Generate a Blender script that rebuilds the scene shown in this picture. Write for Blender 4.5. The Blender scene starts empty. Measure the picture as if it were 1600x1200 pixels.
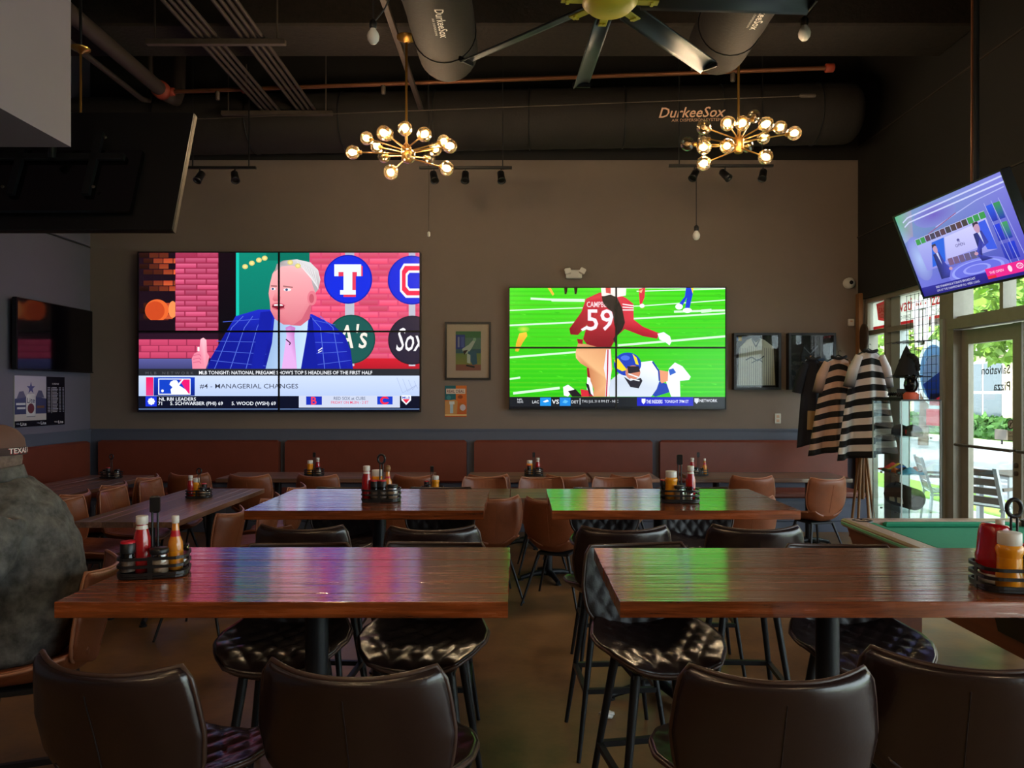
import bpy, bmesh, math, random
from mathutils import Vector, Matrix, Euler
PI = math.pi
SC = bpy.context.scene
COL = SC.collection
random.seed(7)

# ------------------------------------------------------------------ camera
FPX, CX, CY, HC = 1150.0, 810.0, 615.0, 1.65      # focal length in px of the 1600x1200 frame, vanishing point, eye height
cam = bpy.data.cameras.new('camera'); cam.sensor_width = 36.0; cam.lens = FPX / 1600 * 36
cam.shift_x = (800 - CX) / 1600; cam.shift_y = (CY - 600) / 1600; cam.clip_start = 0.05; cam.clip_end = 300
co = bpy.data.objects.new('camera', cam); co.location = (0, 0, HC); co.rotation_euler = (PI / 2, 0, 0)
COL.objects.link(co); SC.camera = co

# ------------------------------------------------------------------ sky, sun, exposure
w = bpy.data.worlds.new('sky'); SC.world = w; w.use_nodes = True
bg = w.node_tree.nodes['Background']; bg.inputs[0].default_value = (0.80, 0.90, 1.0, 1); bg.inputs[1].default_value = 3.0
sl = bpy.data.lights.new('sun', 'SUN'); sl.energy = 8.0; sl.angle = 0.02; sl.color = (1, 0.95, 0.86)
so = bpy.data.objects.new('sun', sl); COL.objects.link(so)
so.rotation_euler = Vector((0.30, 0.55, -0.95)).to_track_quat('-Z', 'Y').to_euler()
vs = SC.view_settings; vs.view_transform = 'Standard'; vs.look = 'None'; vs.exposure = 1.0; vs.gamma = 1.0; vs.use_curve_mapping = False
SC.cycles.use_denoising = True; SC.cycles.max_bounces = 6; SC.cycles.diffuse_bounces = 3; SC.cycles.glossy_bounces = 3
SC.cycles.transparent_max_bounces = 12; SC.cycles.sample_clamp_indirect = 4.0; SC.cycles.caustics_reflective = False; SC.cycles.caustics_refractive = False
def portal(cx, cy, cz, sy, sz):                      # tells the sampler where daylight comes in; gives no light of its own
    l = bpy.data.lights.new('window_portal', 'AREA'); l.shape = 'RECTANGLE'; l.size = sz; l.size_y = sy; l.cycles.is_portal = True
    o = bpy.data.objects.new('window_portal', l); o.location = (cx, cy, cz); o.rotation_euler = (0, PI / 2, 0); COL.objects.link(o)
portal(4.40, 8.33, 1.5, 1.7, 2.7); portal(4.40, 6.4, 1.45, 1.8, 2.75); portal(4.40, 1.0, 1.6, 8.6, 2.4)
BULB_W = 24.0                                          # watts of each lit chandelier bulb

# ------------------------------------------------------------------ helpers
def s2l(c):
    c = c / 255.0
    return c / 12.92 if c <= 0.04045 else ((c + 0.055) / 1.055) ** 2.4
def rgb(r, g, b): return (s2l(r), s2l(g), s2l(b), 1.0)
def at(px, py, d): return Vector(((px - CX) / FPX * d, d, HC - (py - CY) / FPX * d))
def X(px, d): return (px - CX) / FPX * d
def Z(py, d): return HC - (py - CY) / FPX * d

class MB:
    """collects shapes, then links them as ONE mesh object"""
    def __init__(s): s.v = []; s.f = []; s.m = []; s.mi = 0; s.sm = []
    def add(s, vs, fs, smooth=False):
        o = len(s.v); s.v += [Vector(v) for v in vs]
        for f in fs: s.f.append([i + o for i in f]); s.m.append(s.mi); s.sm.append(smooth)
        return s
    def box(s, c, d, rot=None, ch=0.0):
        x, y, z = d[0] / 2, d[1] / 2, d[2] / 2
        if ch <= 0:
            vs = [(-x, -y, -z), (x, -y, -z), (x, y, -z), (-x, y, -z), (-x, -y, z), (x, -y, z), (x, y, z), (-x, y, z)]
            fs = [(0, 3, 2, 1), (4, 5, 6, 7), (0, 1, 5, 4), (1, 2, 6, 5), (2, 3, 7, 6), (3, 0, 4, 7)]
        else:
            vs = []
            for zz, i in ((-z, ch), (-z + ch, 0), (z - ch, 0), (z, ch)):
                vs += [(-x + i, -y + i, zz), (x - i, -y + i, zz), (x - i, y - i, zz), (-x + i, y - i, zz)]
            fs = [(3, 2, 1, 0), (12, 13, 14, 15)]
            for k in range(3):
                for j in range(4): a = 4 * k + j; b = 4 * k + (j + 1) % 4; fs.append((a, b, b + 4, a + 4))
        M = Matrix.Translation(c)
        if rot is not None: M = M @ (rot.to_matrix().to_4x4() if isinstance(rot, Euler) else rot.to_4x4())
        return s.add([M @ Vector(v) for v in vs], fs)
    def bar(s, a, b, wx, wy=None, ch=0.0):
        a, b = Vector(a), Vector(b); d = b - a
        q = d.to_track_quat('Z', 'Y')
        return s.box((a + b) / 2, (wx, wy or wx, d.length), q.to_matrix(), ch)
    def tube(s, pts, r, n=10, closed=False, caps=True):
        pts = [Vector(p) for p in pts]; N = len(pts); rs = r if isinstance(r, (list, tuple)) else [r] * N
        o = []; prev = None
        for i, p in enumerate(pts):
            if closed: t = pts[(i + 1) % N] - pts[i - 1]
            else: t = pts[min(i + 1, N - 1)] - pts[max(i - 1, 0)]
            t.normalize()
            if prev is None:
                up = Vector((0, 0, 1)) if abs(t.z) < 0.9 else Vector((1, 0, 0)); a = t.cross(up).normalized()
            else: a = (prev - t * prev.dot(t)).normalized()
            prev = a; b = t.cross(a)
            o += [p + (a * math.cos(2 * PI * k / n) + b * math.sin(2 * PI * k / n)) * rs[i] for k in range(n)]
        fs = []
        for i in range(N if closed else N - 1):
            for k in range(n):
                j = (i + 1) % N
                fs.append((i * n + k, i * n + (k + 1) % n, j * n + (k + 1) % n, j * n + k))
        s.add(o, fs, True)
        if not closed and caps:
            s.add(o[:n], [tuple(range(n - 1, -1, -1))]); s.add(o[-n:], [tuple(range(n))])
        return s
    def lathe(s, prof, n=20, c=(0, 0, 0), axis=None, smooth=True):
        M = Matrix.Translation(c)
        if axis is not None: M = M @ Vector(axis).to_track_quat('Z', 'Y').to_matrix().to_4x4()
        vs = [M @ Vector((r * math.cos(2 * PI * k / n), r * math.sin(2 * PI * k / n), z)) for r, z in prof for k in range(n)]
        fs = [(i * n + k, i * n + (k + 1) % n, (i + 1) * n + (k + 1) % n, (i + 1) * n + k) for i in range(len(prof) - 1) for k in range(n)]
        s.add(vs, fs, smooth)
        if prof[0][0] > 1e-5: s.add(vs[:n], [tuple(range(n - 1, -1, -1))])
        if prof[-1][0] > 1e-5: s.add(vs[-n:], [tuple(range(n))])
        return s
    def ball(s, c, r, n=16, m=10, sc=(1, 1, 1)):
        vs = [Vector(c) + Vector((0, 0, -r * sc[2]))]
        for i in range(1, m):
            a = -PI / 2 + PI * i / m
            vs += [Vector(c) + Vector((r * sc[0] * math.cos(a) * math.cos(2 * PI * k / n), r * sc[1] * math.cos(a) * math.sin(2 * PI * k / n), r * sc[2] * math.sin(a))) for k in range(n)]
        vs.append(Vector(c) + Vector((0, 0, r * sc[2]))); L = len(vs) - 1
        fs = [(0, 1 + (k + 1) % n, 1 + k) for k in range(n)]
        for i in range(m - 2):
            for k in range(n): a = 1 + i * n + k; b = 1 + i * n + (k + 1) % n; fs.append((a, b, b + n, a + n))
        fs += [(1 + (m - 2) * n + k, 1 + (m - 2) * n + (k + 1) % n, L) for k in range(n)]
        return s.add(vs, fs, True)
    def prism(s, poly, z0, z1, M=None):
        n = len(poly); M = M or Matrix.Identity(4)
        vs = [M @ Vector((x, y, z)) for z in (z0, z1) for x, y in poly]
        fs = [tuple(range(n - 1, -1, -1)), tuple(range(n, 2 * n))] + [(k, (k + 1) % n, n + (k + 1) % n, n + k) for k in range(n)]
        return s.add(vs, fs)
    def grid(s, fn, nu, nv, flip=False):
        vs = [fn(i / nu, j / nv) for j in range(nv + 1) for i in range(nu + 1)]
        fs = []
        for j in range(nv):
            for i in range(nu):
                a = j * (nu + 1) + i; q = (a, a + 1, a + nu + 2, a + nu + 1); fs.append(q[::-1] if flip else q)
        return s.add(vs, fs, True)
    def slab(s, f0, f1, nu, nv):
        """closed solid between two grids f0 (front) and f1 (back) of the same outline"""
        W = nu + 1
        vs = [f0(i / nu, j / nv) for j in range(nv + 1) for i in range(W)] + [f1(i / nu, j / nv) for j in range(nv + 1) for i in range(W)]
        O = W * (nv + 1); fs = []
        for j in range(nv):
            for i in range(nu):
                a = j * W + i; fs.append((a, a + 1, a + W + 1, a + W)); fs.append((O + a + W, O + a + W + 1, O + a + 1, O + a))
        for i in range(nu):
            fs.append((i + 1, i, O + i, O + i + 1)); a = nv * W + i; fs.append((a, a + 1, O + a + 1, O + a))
        for j in range(nv):
            a = j * W; fs.append((a, a + W, O + a + W, O + a)); a += nu; fs.append((a + W, a, O + a, O + a + W))
        return s.add(vs, fs, True)
    def mesh(s, name, mats):
        me = bpy.data.meshes.new(name); me.from_pydata([tuple(v) for v in s.v], [], s.f)
        for m in (mats if isinstance(mats, (list, tuple)) else [mats]): me.materials.append(m)
        me.polygons.foreach_set('material_index', s.m); me.polygons.foreach_set('use_smooth', s.sm)
        me.update(); return me
    def build(s, name, mats, parent=None, loc=(0, 0, 0), rot=(0, 0, 0)):
        o = bpy.data.objects.new(name, s.mesh(name, mats)); COL.objects.link(o); o.location = loc; o.rotation_euler = rot
        if parent is not None: o.parent = parent
        return o

def tag(o, label=None, cat=None, group=None, kind=None):
    for k, v in (('label', label), ('category', cat), ('group', group), ('kind', kind)):
        if v: o[k] = v
    return o
def thing(name, loc, label, cat, rz=0.0, group=None):
    o = bpy.data.objects.new(name, None); o.empty_display_size = 0.1; COL.objects.link(o)
    o.location = loc; o.rotation_euler = (0, 0, rz); return tag(o, label, cat, group)
def struct(o): o['kind'] = 'structure'; return o
def share(src, name, parent, loc, rot=(0, 0, 0), scale=None):     # another object on the same mesh
    o = bpy.data.objects.new(name, src.data); COL.objects.link(o); o.parent = parent; o.location = loc; o.rotation_euler = rot
    if scale: o.scale = scale
    return o
def copy_tree(root, loc, rz=None, label=None, group=None, scale=None):
    r = root.copy(); COL.objects.link(r); r.location = loc
    if rz is not None: r.rotation_euler = (0, 0, rz)
    if label: r['label'] = label
    if group: r['group'] = group
    if scale: r.scale = scale
    for ch in root.children:
        c = ch.copy(); COL.objects.link(c); c.parent = r
        for g in ch.children: d = g.copy(); COL.objects.link(d); d.parent = c
    return r

# ------------------------------------------------------------------ materials
MATS = {}
def N(nt, t, **kw):
    n = nt.nodes.new(t)
    for k, v in kw.items(): setattr(n, k, v)
    return n
def mat(name, col, rough=0.5, metal=0.0, spec=0.5, var=0.0, scale=8.0, bump=0.0, bscale=60.0, coat=0.0, stretch=(1, 1, 1), col2=None, emit=None, es=0.0, trans=0.0, rvar=0.0, sheen=0.0, objrand=0.0):
    m = bpy.data.materials.new(name); m.use_nodes = True; nt = m.node_tree; p = nt.nodes['Principled BSDF']
    p.inputs['Base Color'].default_value = col; p.inputs['Roughness'].default_value = rough; p.inputs['Metallic'].default_value = metal
    p.inputs['Specular IOR Level'].default_value = spec; p.inputs['Coat Weight'].default_value = coat; p.inputs['Transmission Weight'].default_value = trans
    p.inputs['Coat Roughness'].default_value = 0.09; p.inputs['Coat IOR'].default_value = 1.85
    if emit: p.inputs['Emission Color'].default_value = emit; p.inputs['Emission Strength'].default_value = es
    if var > 0 or bump > 0 or rvar > 0 or objrand > 0:
        tc = N(nt, 'ShaderNodeTexCoord'); mp = N(nt, 'ShaderNodeMapping'); mp.inputs['Scale'].default_value = stretch
        nt.links.new(tc.outputs['Object'], mp.inputs[0])
        vec = mp.outputs[0]
        if objrand > 0:
            oi = N(nt, 'ShaderNodeObjectInfo'); va = N(nt, 'ShaderNodeVectorMath', operation='MULTIPLY_ADD')
            nt.links.new(vec, va.inputs[0]); va.inputs[1].default_value = (1, 1, 1)
            mu = N(nt, 'ShaderNodeVectorMath', operation='SCALE'); mu.inputs[0].default_value = (37, 19, 53); nt.links.new(oi.outputs['Random'], mu.inputs['Scale'])
            nt.links.new(mu.outputs[0], va.inputs[2]); vec = va.outputs[0]
    if var > 0 or objrand > 0:
        nz = N(nt, 'ShaderNodeTexNoise'); nz.inputs['Scale'].default_value = scale; nz.inputs['Detail'].default_value = 6; nz.inputs['Roughness'].default_value = 0.65
        nt.links.new(vec, nz.inputs[0])
        c2 = col2 or tuple(max(0, c * (1 - var)) for c in col[:3]) + (1,)
        rp = N(nt, 'ShaderNodeValToRGB'); rp.color_ramp.elements[0].position = 0.33; rp.color_ramp.elements[1].position = 0.67
        rp.color_ramp.elements[0].color = c2; rp.color_ramp.elements[1].color = tuple(min(1, c * (1 + 0.3 * var)) for c in col[:3]) + (1,)
        nt.links.new(nz.outputs[0], rp.inputs[0]); out = rp.outputs[0]
        if objrand > 0:
            hs = N(nt, 'ShaderNodeHueSaturation'); mr = N(nt, 'ShaderNodeMapRange'); mr.inputs[3].default_value = 1 - objrand; mr.inputs[4].default_value = 1 + objrand
            nt.links.new(oi.outputs['Random'], mr.inputs[0]); nt.links.new(mr.outputs[0], hs.inputs['Value']); nt.links.new(out, hs.inputs['Color']); out = hs.outputs[0]
        nt.links.new(out, p.inputs['Base Color'])
        if rvar > 0:
            mr = N(nt, 'ShaderNodeMapRange'); mr.inputs[3].default_value = rough - rvar; mr.inputs[4].default_value = rough + rvar
            nt.links.new(nz.outputs[0], mr.inputs[0]); nt.links.new(mr.outputs[0], p.inputs['Roughness'])
    if bump > 0:
        n2 = N(nt, 'ShaderNodeTexNoise'); n2.inputs['Scale'].default_value = bscale; n2.inputs['Detail'].default_value = 4; nt.links.new(vec, n2.inputs[0])
        b = N(nt, 'ShaderNodeBump'); b.inputs['Strength'].default_value = bump; b.inputs['Distance'].default_value = 0.01
        nt.links.new(n2.outputs[0], b.inputs['Height']); nt.links.new(b.outputs[0], p.inputs['Normal'])
        if coat > 0: nt.links.new(b.outputs[0], p.inputs['Coat Normal'])
    MATS[name] = m; return m
def glassy(name, tint=(0.95, 0.98, 0.97, 1), gloss=0.12, rough=0.02, glow=None, gw=0.0):
    m = bpy.data.materials.new(name); m.use_nodes = True; nt = m.node_tree; nt.nodes.clear()
    o = N(nt, 'ShaderNodeOutputMaterial'); t = N(nt, 'ShaderNodeBsdfTransparent'); g = N(nt, 'ShaderNodeBsdfGlossy'); x = N(nt, 'ShaderNodeMixShader')
    lw = N(nt, 'ShaderNodeLayerWeight'); lw.inputs[0].default_value = 0.35; mr = N(nt, 'ShaderNodeMapRange'); mr.inputs[3].default_value = gloss * 0.4; mr.inputs[4].default_value = min(1, gloss * 5)
    t.inputs[0].default_value = tint; g.inputs[1].default_value = rough
    nt.links.new(lw.outputs['Facing'], mr.inputs[0]); nt.links.new(mr.outputs[0], x.inputs[0]); nt.links.new(t.outputs[0], x.inputs[1]); nt.links.new(g.outputs[0], x.inputs[2]); nt.links.new(x.outputs[0], o.inputs[0])
    if glow:                                            # faintly milky glass scatters the bulb behind it
        tl = N(nt, 'ShaderNodeBsdfTranslucent'); tl.inputs[0].default_value = glow; y = N(nt, 'ShaderNodeMixShader'); y.inputs[0].default_value = gw
        nt.links.new(x.outputs[0], y.inputs[1]); nt.links.new(tl.outputs[0], y.inputs[2]); nt.links.new(y.outputs[0], o.inputs[0])
    return m
def artmat(name, emit=0.0, rough=0.5, spec=0.4):
    m = bpy.data.materials.new(name); m.use_nodes = True; nt = m.node_tree; p = nt.nodes['Principled BSDF']
    a = N(nt, 'ShaderNodeAttribute'); a.attribute_name = 'Col'; p.inputs['Roughness'].default_value = rough; p.inputs['Specular IOR Level'].default_value = spec
    if emit > 0:
        p.inputs['Base Color'].default_value = (0.004, 0.004, 0.005, 1); nt.links.new(a.outputs['Color'], p.inputs['Emission Color']); p.inputs['Emission Strength'].default_value = emit
    else: nt.links.new(a.outputs['Color'], p.inputs['Base Color'])
    return m
M_wall = mat('wall_grey_paint', rgb(134, 119, 109), 0.75, var=0.06, scale=1.5, bump=0.08, bscale=120)
M_blue = mat('slate_blue_paint', rgb(92, 98, 116), 0.6, var=0.06, scale=2)
M_lwall = mat('left_wall_paint', rgb(112, 110, 128), 0.7, var=0.05, scale=1.5)
M_black = mat('black_wall_paint', rgb(30, 27, 26), 0.8, var=0.2, scale=1.2)
M_ceil = mat('ceiling_brown_black', rgb(34, 26, 21), 0.9, var=0.45, scale=14, bump=0.5, bscale=30)
M_floor = mat('stained_concrete', rgb(134, 98, 62), 0.40, var=0.5, scale=2.6, bump=0.09, bscale=22, rvar=0.14)
M_box = mat('soffit_light_grey', rgb(132, 124, 140), 0.7, var=0.03, scale=2)
M_bench = mat('bench_leather_rust', rgb(120, 58, 42), 0.42, var=0.12, scale=3, bump=0.12, bscale=180)
M_wood = mat('reclaimed_wood', rgb(150, 72, 30), 0.26, var=0.7, scale=2.6, stretch=(1.1, 16, 16), bump=0.14, bscale=3.0, objrand=0.22, rvar=0.09, coat=1.0)
M_wood2 = mat('table_wood_grey', rgb(138, 102, 82), 0.34, var=0.5, scale=2.0, stretch=(1.2, 14, 14), bump=0.12, bscale=3.0, objrand=0.38, rvar=0.08, coat=0.6)
M_metal = mat('black_steel', rgb(30, 32, 36), 0.42, 0.3, bump=0.05)
M_blk = mat('black_plastic', rgb(20, 20, 22), 0.4)
M_gloss = mat('black_gloss', rgb(10, 10, 12), 0.12)
M_lea = mat('dark_brown_leather', rgb(40, 27, 26), 0.24, var=0.12, scale=9, bump=0.06, bscale=140, spec=0.8)
M_leaback = mat('dark_brown_leather_outside', rgb(29, 19, 20), 0.42, var=0.2, scale=5, bump=0.10, bscale=150)
M_pipe = mat('leather_piping', rgb(70, 50, 42), 0.35)
M_tan = mat('tan_leather', rgb(132, 72, 42), 0.4, var=0.25, scale=6, bump=0.15, bscale=150)
M_tanp = mat('tan_piping', rgb(160, 105, 78), 0.35)
M_brass = mat('brushed_brass', rgb(196, 150, 76), 0.28, 0.95)
M_copper = mat('copper_pipe', rgb(112, 70, 46), 0.45, 0.6)
M_orange = mat('orange_coupling', rgb(140, 52, 30), 0.55)
M_steel = mat('galvanised_steel', rgb(96, 86, 78), 0.5, 0.5, var=0.2)
M_conduit = mat('painted_conduit', rgb(58, 48, 42), 0.6)
M_duct = mat('black_fabric_duct', rgb(36, 31, 28), 0.8, var=0.15, scale=6, bump=0.2, bscale=40)
M_fanb = mat('fan_blade_dark', rgb(60, 68, 70), 0.45, 0.2)
M_fany = mat('fan_hub_yellow', rgb(190, 178, 52), 0.45)
M_white = mat('white_plastic', rgb(225, 222, 215), 0.4)
M_bulbw = mat('opal_bulb', rgb(225, 225, 222), 0.25)
M_bronze = mat('storefront_bronze', rgb(150, 144, 130), 0.45, 0.25, var=0.1)
M_sill = mat('aluminium_light', rgb(178, 186, 184), 0.45, 0.2)
M_woodtrim = mat('oak_trim', rgb(150, 104, 62), 0.5, var=0.3, scale=4, stretch=(8, 8, 1))
M_glass = glassy('window_glass', (0.94, 0.97, 0.95, 1), 0.05)
M_case = glassy('case_glass', (0.93, 0.975, 0.965, 1), 0.06)
M_globe = glassy('smoked_globe', (0.90, 0.84, 0.72, 1), 0.22, 0.03, (1.0, 0.72, 0.36, 1), 0.016)
M_clear = glassy('clear_jar_glass', (0.85, 0.88, 0.86, 1), 0.2, 0.05)
M_bulb = mat('lit_filament', rgb(255, 190, 110), 0.5, emit=(1.0, 0.62, 0.25, 1), es=20.0)
M_bulboff = mat('unlit_filament', rgb(150, 130, 100), 0.3)
M_screen = artmat('screen_picture', 0.62, 0.22)
M_screen2 = artmat('screen_picture_bright', 0.55, 0.3)
M_print = artmat('printed_art', 0, 0.55)
M_film = artmat('backlit_vinyl', 0, 0.5)
nt_ = M_film.node_tree; tl_ = N(nt_, 'ShaderNodeBsdfTranslucent'); mx_ = N(nt_, 'ShaderNodeMixShader'); mx_.inputs[0].default_value = 0.6
nt_.links.new(nt_.nodes['Attribute'].outputs['Color'], tl_.inputs[0]); nt_.links.new(nt_.nodes['Principled BSDF'].outputs[0], mx_.inputs[1]); nt_.links.new(tl_.outputs[0], mx_.inputs[2]); nt_.links.new(mx_.outputs[0], nt_.nodes['Material Output'].inputs[0])
M_printg = artmat('printed_gloss', 0, 0.25)
M_off = mat('dark_screen', rgb(9, 9, 14), 0.08, spec=0.6)
M_felt = mat('green_felt', rgb(28, 128, 92), 0.9, var=0.1, scale=40)
M_rail = mat('pool_rail_laminate', rgb(170, 140, 122), 0.3, var=0.2, scale=3, stretch=(14, 1, 14))
M_cab = mat('pool_cabinet_wood', rgb(122, 66, 42), 0.35, var=0.25, scale=2, stretch=(10, 1, 10))
M_ketch = mat('ketchup_red', rgb(168, 14, 24), 0.2, coat=0.5)
M_must = mat('mustard_yellow', rgb(232, 150, 18), 0.3, coat=0.3)
M_hot = mat('hot_sauce_orange', rgb(214, 132, 40), 0.2, coat=0.4)
M_redlid = mat('red_lid', rgb(196, 24, 42), 0.35)
M_cream = mat('cream_fill', rgb(214, 176, 148), 0.5)
M_skin = mat('skin', rgb(205, 130, 98), 0.5, var=0.12, scale=12)
M_hair = mat('short_grey_hair', rgb(120, 98, 86), 0.8, var=0.4, scale=90)
M_shirt = mat('dark_patterned_shirt', rgb(94, 92, 88), 0.85, var=0.66, scale=24, bump=0.6, bscale=12)
M_pants = mat('dark_trousers', rgb(46, 42, 46), 0.85, bump=0.2, bscale=12)
M_cap = mat('brown_cap', rgb(98, 68, 58), 0.8, bump=0.1, bscale=200)
M_capband = mat('cap_band_dark', rgb(60, 42, 40), 0.8)
M_red = mat('cloth_red', rgb(200, 40, 44), 0.7)
M_cloth = artmat('striped_cloth', 0, 0.85)
M_darkcloth = mat('black_cloth', rgb(30, 30, 36), 0.85, var=0.2)

# ------------------------------------------------------------------ flat pictures (screens, posters, lettering)
class Art:
    """a flat picture in pixel coordinates x0..x1, y0..y1 (y down) laid on a w x h rectangle facing -Y"""
    def __init__(s, x0, y0, x1, y1, w, h): s.x0, s.y0, s.x1, s.y1, s.w, s.h = x0, y0, x1, y1, w, h; s.v = []; s.c = []; s.f = []; s.l = 0
    def _clip(s, P):
        for ax, lim, sg in ((0, s.x0, 1), (0, s.x1, -1), (1, s.y0, 1), (1, s.y1, -1)):
            Q = []
            for i in range(len(P)):
                a, b = P[i - 1], P[i]; da, db = sg * (a[0][ax] - lim), sg * (b[0][ax] - lim)
                if (da >= 0) != (db >= 0):
                    t = da / (da - db); Q.append(([a[0][k] + (b[0][k] - a[0][k]) * t for k in (0, 1)], [a[1][k] + (b[1][k] - a[1][k]) * t for k in range(3)]))
                if db >= 0: Q.append(b)
            P = Q
            if len(P) < 3: return []
        return P
    def poly(s, pts, col, cols=None, layer=True):
        if layer: s.l += 1
        cl = cols or [col] * len(pts)
        P = s._clip([(list(p), [s2l(k) for k in c]) for p, c in zip(pts, cl)])
        if len(P) < 3: return s
        o = len(s.v)
        for (x, y), c in P:
            s.v.append(((x - s.x0) / (s.x1 - s.x0) * s.w - s.w / 2, -0.00004 * s.l, s.h / 2 - (y - s.y0) / (s.y1 - s.y0) * s.h)); s.c.append((*c, 1))
        s.f.append(list(range(o, o + len(P)))); return s
    def rect(s, x0, y0, x1, y1, col, col2=None, hz=False, layer=True):
        c2 = col2 or col
        return s.poly([(x0, y0), (x1, y0), (x1, y1), (x0, y1)], col, [col, c2, c2, col] if hz else [col, col, c2, c2], layer)
    def ell(s, cx, cy, rx, ry, col, n=28, a0=0, a1=2 * PI, layer=True):
        return s.poly([(cx + rx * math.cos(a0 + (a1 - a0) * k / n), cy + ry * math.sin(a0 + (a1 - a0) * k / n)) for k in range(n + (a1 - a0 < 6))], col, layer=layer)
    def glow(s, cx, cy, rx, ry, ci, co_, n=20):
        s.l += 1
        for k in range(n):
            a, b = 2 * PI * k / n, 2 * PI * (k + 1) / n
            s.poly([(cx, cy), (cx + rx * math.cos(a), cy + ry * math.sin(a)), (cx + rx * math.cos(b), cy + ry * math.sin(b))], ci, [ci, co_, co_], False)
        return s
    def line(s, pts, wd, col):
        s.l += 1
        for (x0, y0), (x1, y1) in zip(pts, pts[1:]):
            d = math.hypot(x1 - x0, y1 - y0) or 1; nx, ny = -(y1 - y0) / d * wd / 2, (x1 - x0) / d * wd / 2
            s.poly([(x0 + nx, y0 + ny), (x1 + nx, y1 + ny), (x1 - nx, y1 - ny), (x0 - nx, y0 - ny)], col, layer=False)
        return s
    def text(s, t, x, y, hgt, col, width=None, bold=0.0, shear=0.0, mirror=False, center=False):
        """caps of height hgt with the baseline at y, starting at x (or centred), fitted to width"""
        s.l += 1
        cu = bpy.data.curves.new('t', 'FONT'); cu.body = t; cu.size = 1.0; cu.offset = bold * 0.35; cu.shear = shear; cu.resolution_u = 2; cu.fill_mode = 'FRONT'
        ob = bpy.data.objects.new('t', cu); me = ob.to_mesh()
        vs = [(v.co.x, v.co.y) for v in me.vertices]; fs = [tuple(p.vertices) for p in me.polygons]
        ob.to_mesh_clear(); bpy.data.objects.remove(ob); bpy.data.curves.remove(cu)
        if not vs: return s
        xa, xb = min(v[0] for v in vs), max(v[0] for v in vs); ky = hgt / 0.70; kx = (width / (xb - xa)) if width else ky
        wd = (xb - xa) * kx
        if center: x -= wd / 2
        Q = [((x + wd - (v[0] - xa) * kx) if mirror else (x + (v[0] - xa) * kx), y - v[1] * ky) for v in vs]
        for f in fs: s.poly([Q[i] for i in f], col, layer=False)
        return s
    def build(s, name, m, parent, loc=(0, 0, 0), rot=(0, 0, 0)):
        me = bpy.data.meshes.new(name); me.from_pydata(s.v, [], s.f); me.materials.append(m)
        at_ = me.color_attributes.new('Col', 'FLOAT_COLOR', 'POINT'); at_.data.foreach_set('color', [k for c in s.c for k in c])
        for p in me.polygons:                           # every face looks to -Y
            if p.normal.y > 0: p.flip()
        me.update(); o = bpy.data.objects.new(name, me); COL.objects.link(o); o.parent = parent; o.location = loc; o.rotation_euler = rot; return o
# ================================================================== the room
XL, XR, YB, YF, ZC = -5.41, 4.29, 9.30, -4.0, 6.0
struct(MB().box(((XL + XR) / 2, (YB + YF) / 2, -0.05), (XR - XL + 0.5, YB - YF + 0.4, 0.1)).build('floor', M_floor))
ce = struct(MB().box(((XL + XR) / 2, (YB + YF) / 2, ZC + 0.1), (XR - XL + 0.8, YB - YF + 0.8, 0.2)).build('ceiling', M_ceil))
def beam(y0, y1, z0):
    b = MB(); b.box(((XL + XR) / 2, (y0 + y1) / 2, (z0 + ZC) / 2), (XR - XL, y1 - y0, ZC - z0), ch=0.02); b.build('ceiling_beam', M_ceil, ce)
    MB().box(((XL + XR) / 2, y1 + 0.05, z0 + 0.1), (XR - XL, 0.1, 0.06)).build('beam_ledge', M_conduit, ce)
beam(6.85, 7.5, 5.08); beam(2.2, 2.9, 5.08)
wb = struct(MB().box(((XL + XR) / 2, YB + 0.1, 2.9), (XR - XL + 0.5, 0.2, 3.4)).build('wall_back', M_wall))
MB().box(((XL + XR) / 2, YB + 0.1, 5.3), (XR - XL + 0.5, 0.2, 1.4)).build('upper_wall_band', M_black, wb)
MB().box(((XL + XR) / 2, YB + 0.095, 0.6), (XR - XL + 0.5, 0.21, 1.2)).build('wainscot', M_blue, wb)
MB().box(((XL + XR) / 2, YB - 0.012, 1.195), (XR - XL, 0.03, 0.022)).build('chair_rail', M_blue, wb)
wl = struct(MB().box((XL - 0.1, (YB + YF) / 2, 1.745), (0.2, YB - YF, 3.49)).build('wall_left', M_lwall))
MB().box((XL - 0.1, (YB + YF) / 2, 4.755), (0.2, YB - YF, 2.49)).build('upper_wall_panel', M_lwall, wl)
MB().box((XL - 0.1, (YB + YF) / 2, 3.49), (0.215, YB - YF, 0.012)).build('reveal_joint', M_blk, wl)
MB().box((XL - 0.094, (YB + YF) / 2, 0.59), (0.21, YB - YF, 1.18)).build('wainscot', M_blue, wl)
MB().box((XL + 0.01, (YB + YF) / 2, 1.19), (0.03, YB - YF, 0.02)).build('chair_rail', M_blue, wl)
struct(MB().box(((XL + XR) / 2, YF - 0.1, 3.0), (XR - XL + 0.5, 0.2, 6.0)).build('wall_front', M_wall))
wr = struct(MB().box((XR + 0.1, (YB + YF) / 2, (2.83 + ZC) / 2), (0.2, YB - YF, ZC - 2.83)).build('wall_right', M_black))
MB().box((XR + 0.1, 9.25, 1.42), (0.2, 0.12, 2.84)).build('corner_pier', M_bronze, wr)
MB().box((XR + 0.1, -3.65, 1.42), (0.2, 0.7, 2.84)).build('end_pier', M_wall, wr)
for z, y0, y1 in ((3.62, 0.0, 9.3), (4.75, 0.0, 9.3)): MB().box((XR - 0.004, (y0 + y1) / 2, z), (0.02, y1 - y0, 0.014)).build('panel_joint', M_conduit, wr)
struct(MB().box((XR - 0.03, 9.2, 1.45), (0.05, 0.09, 2.9), ch=0.006).build('trim_1', M_woodtrim))
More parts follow.
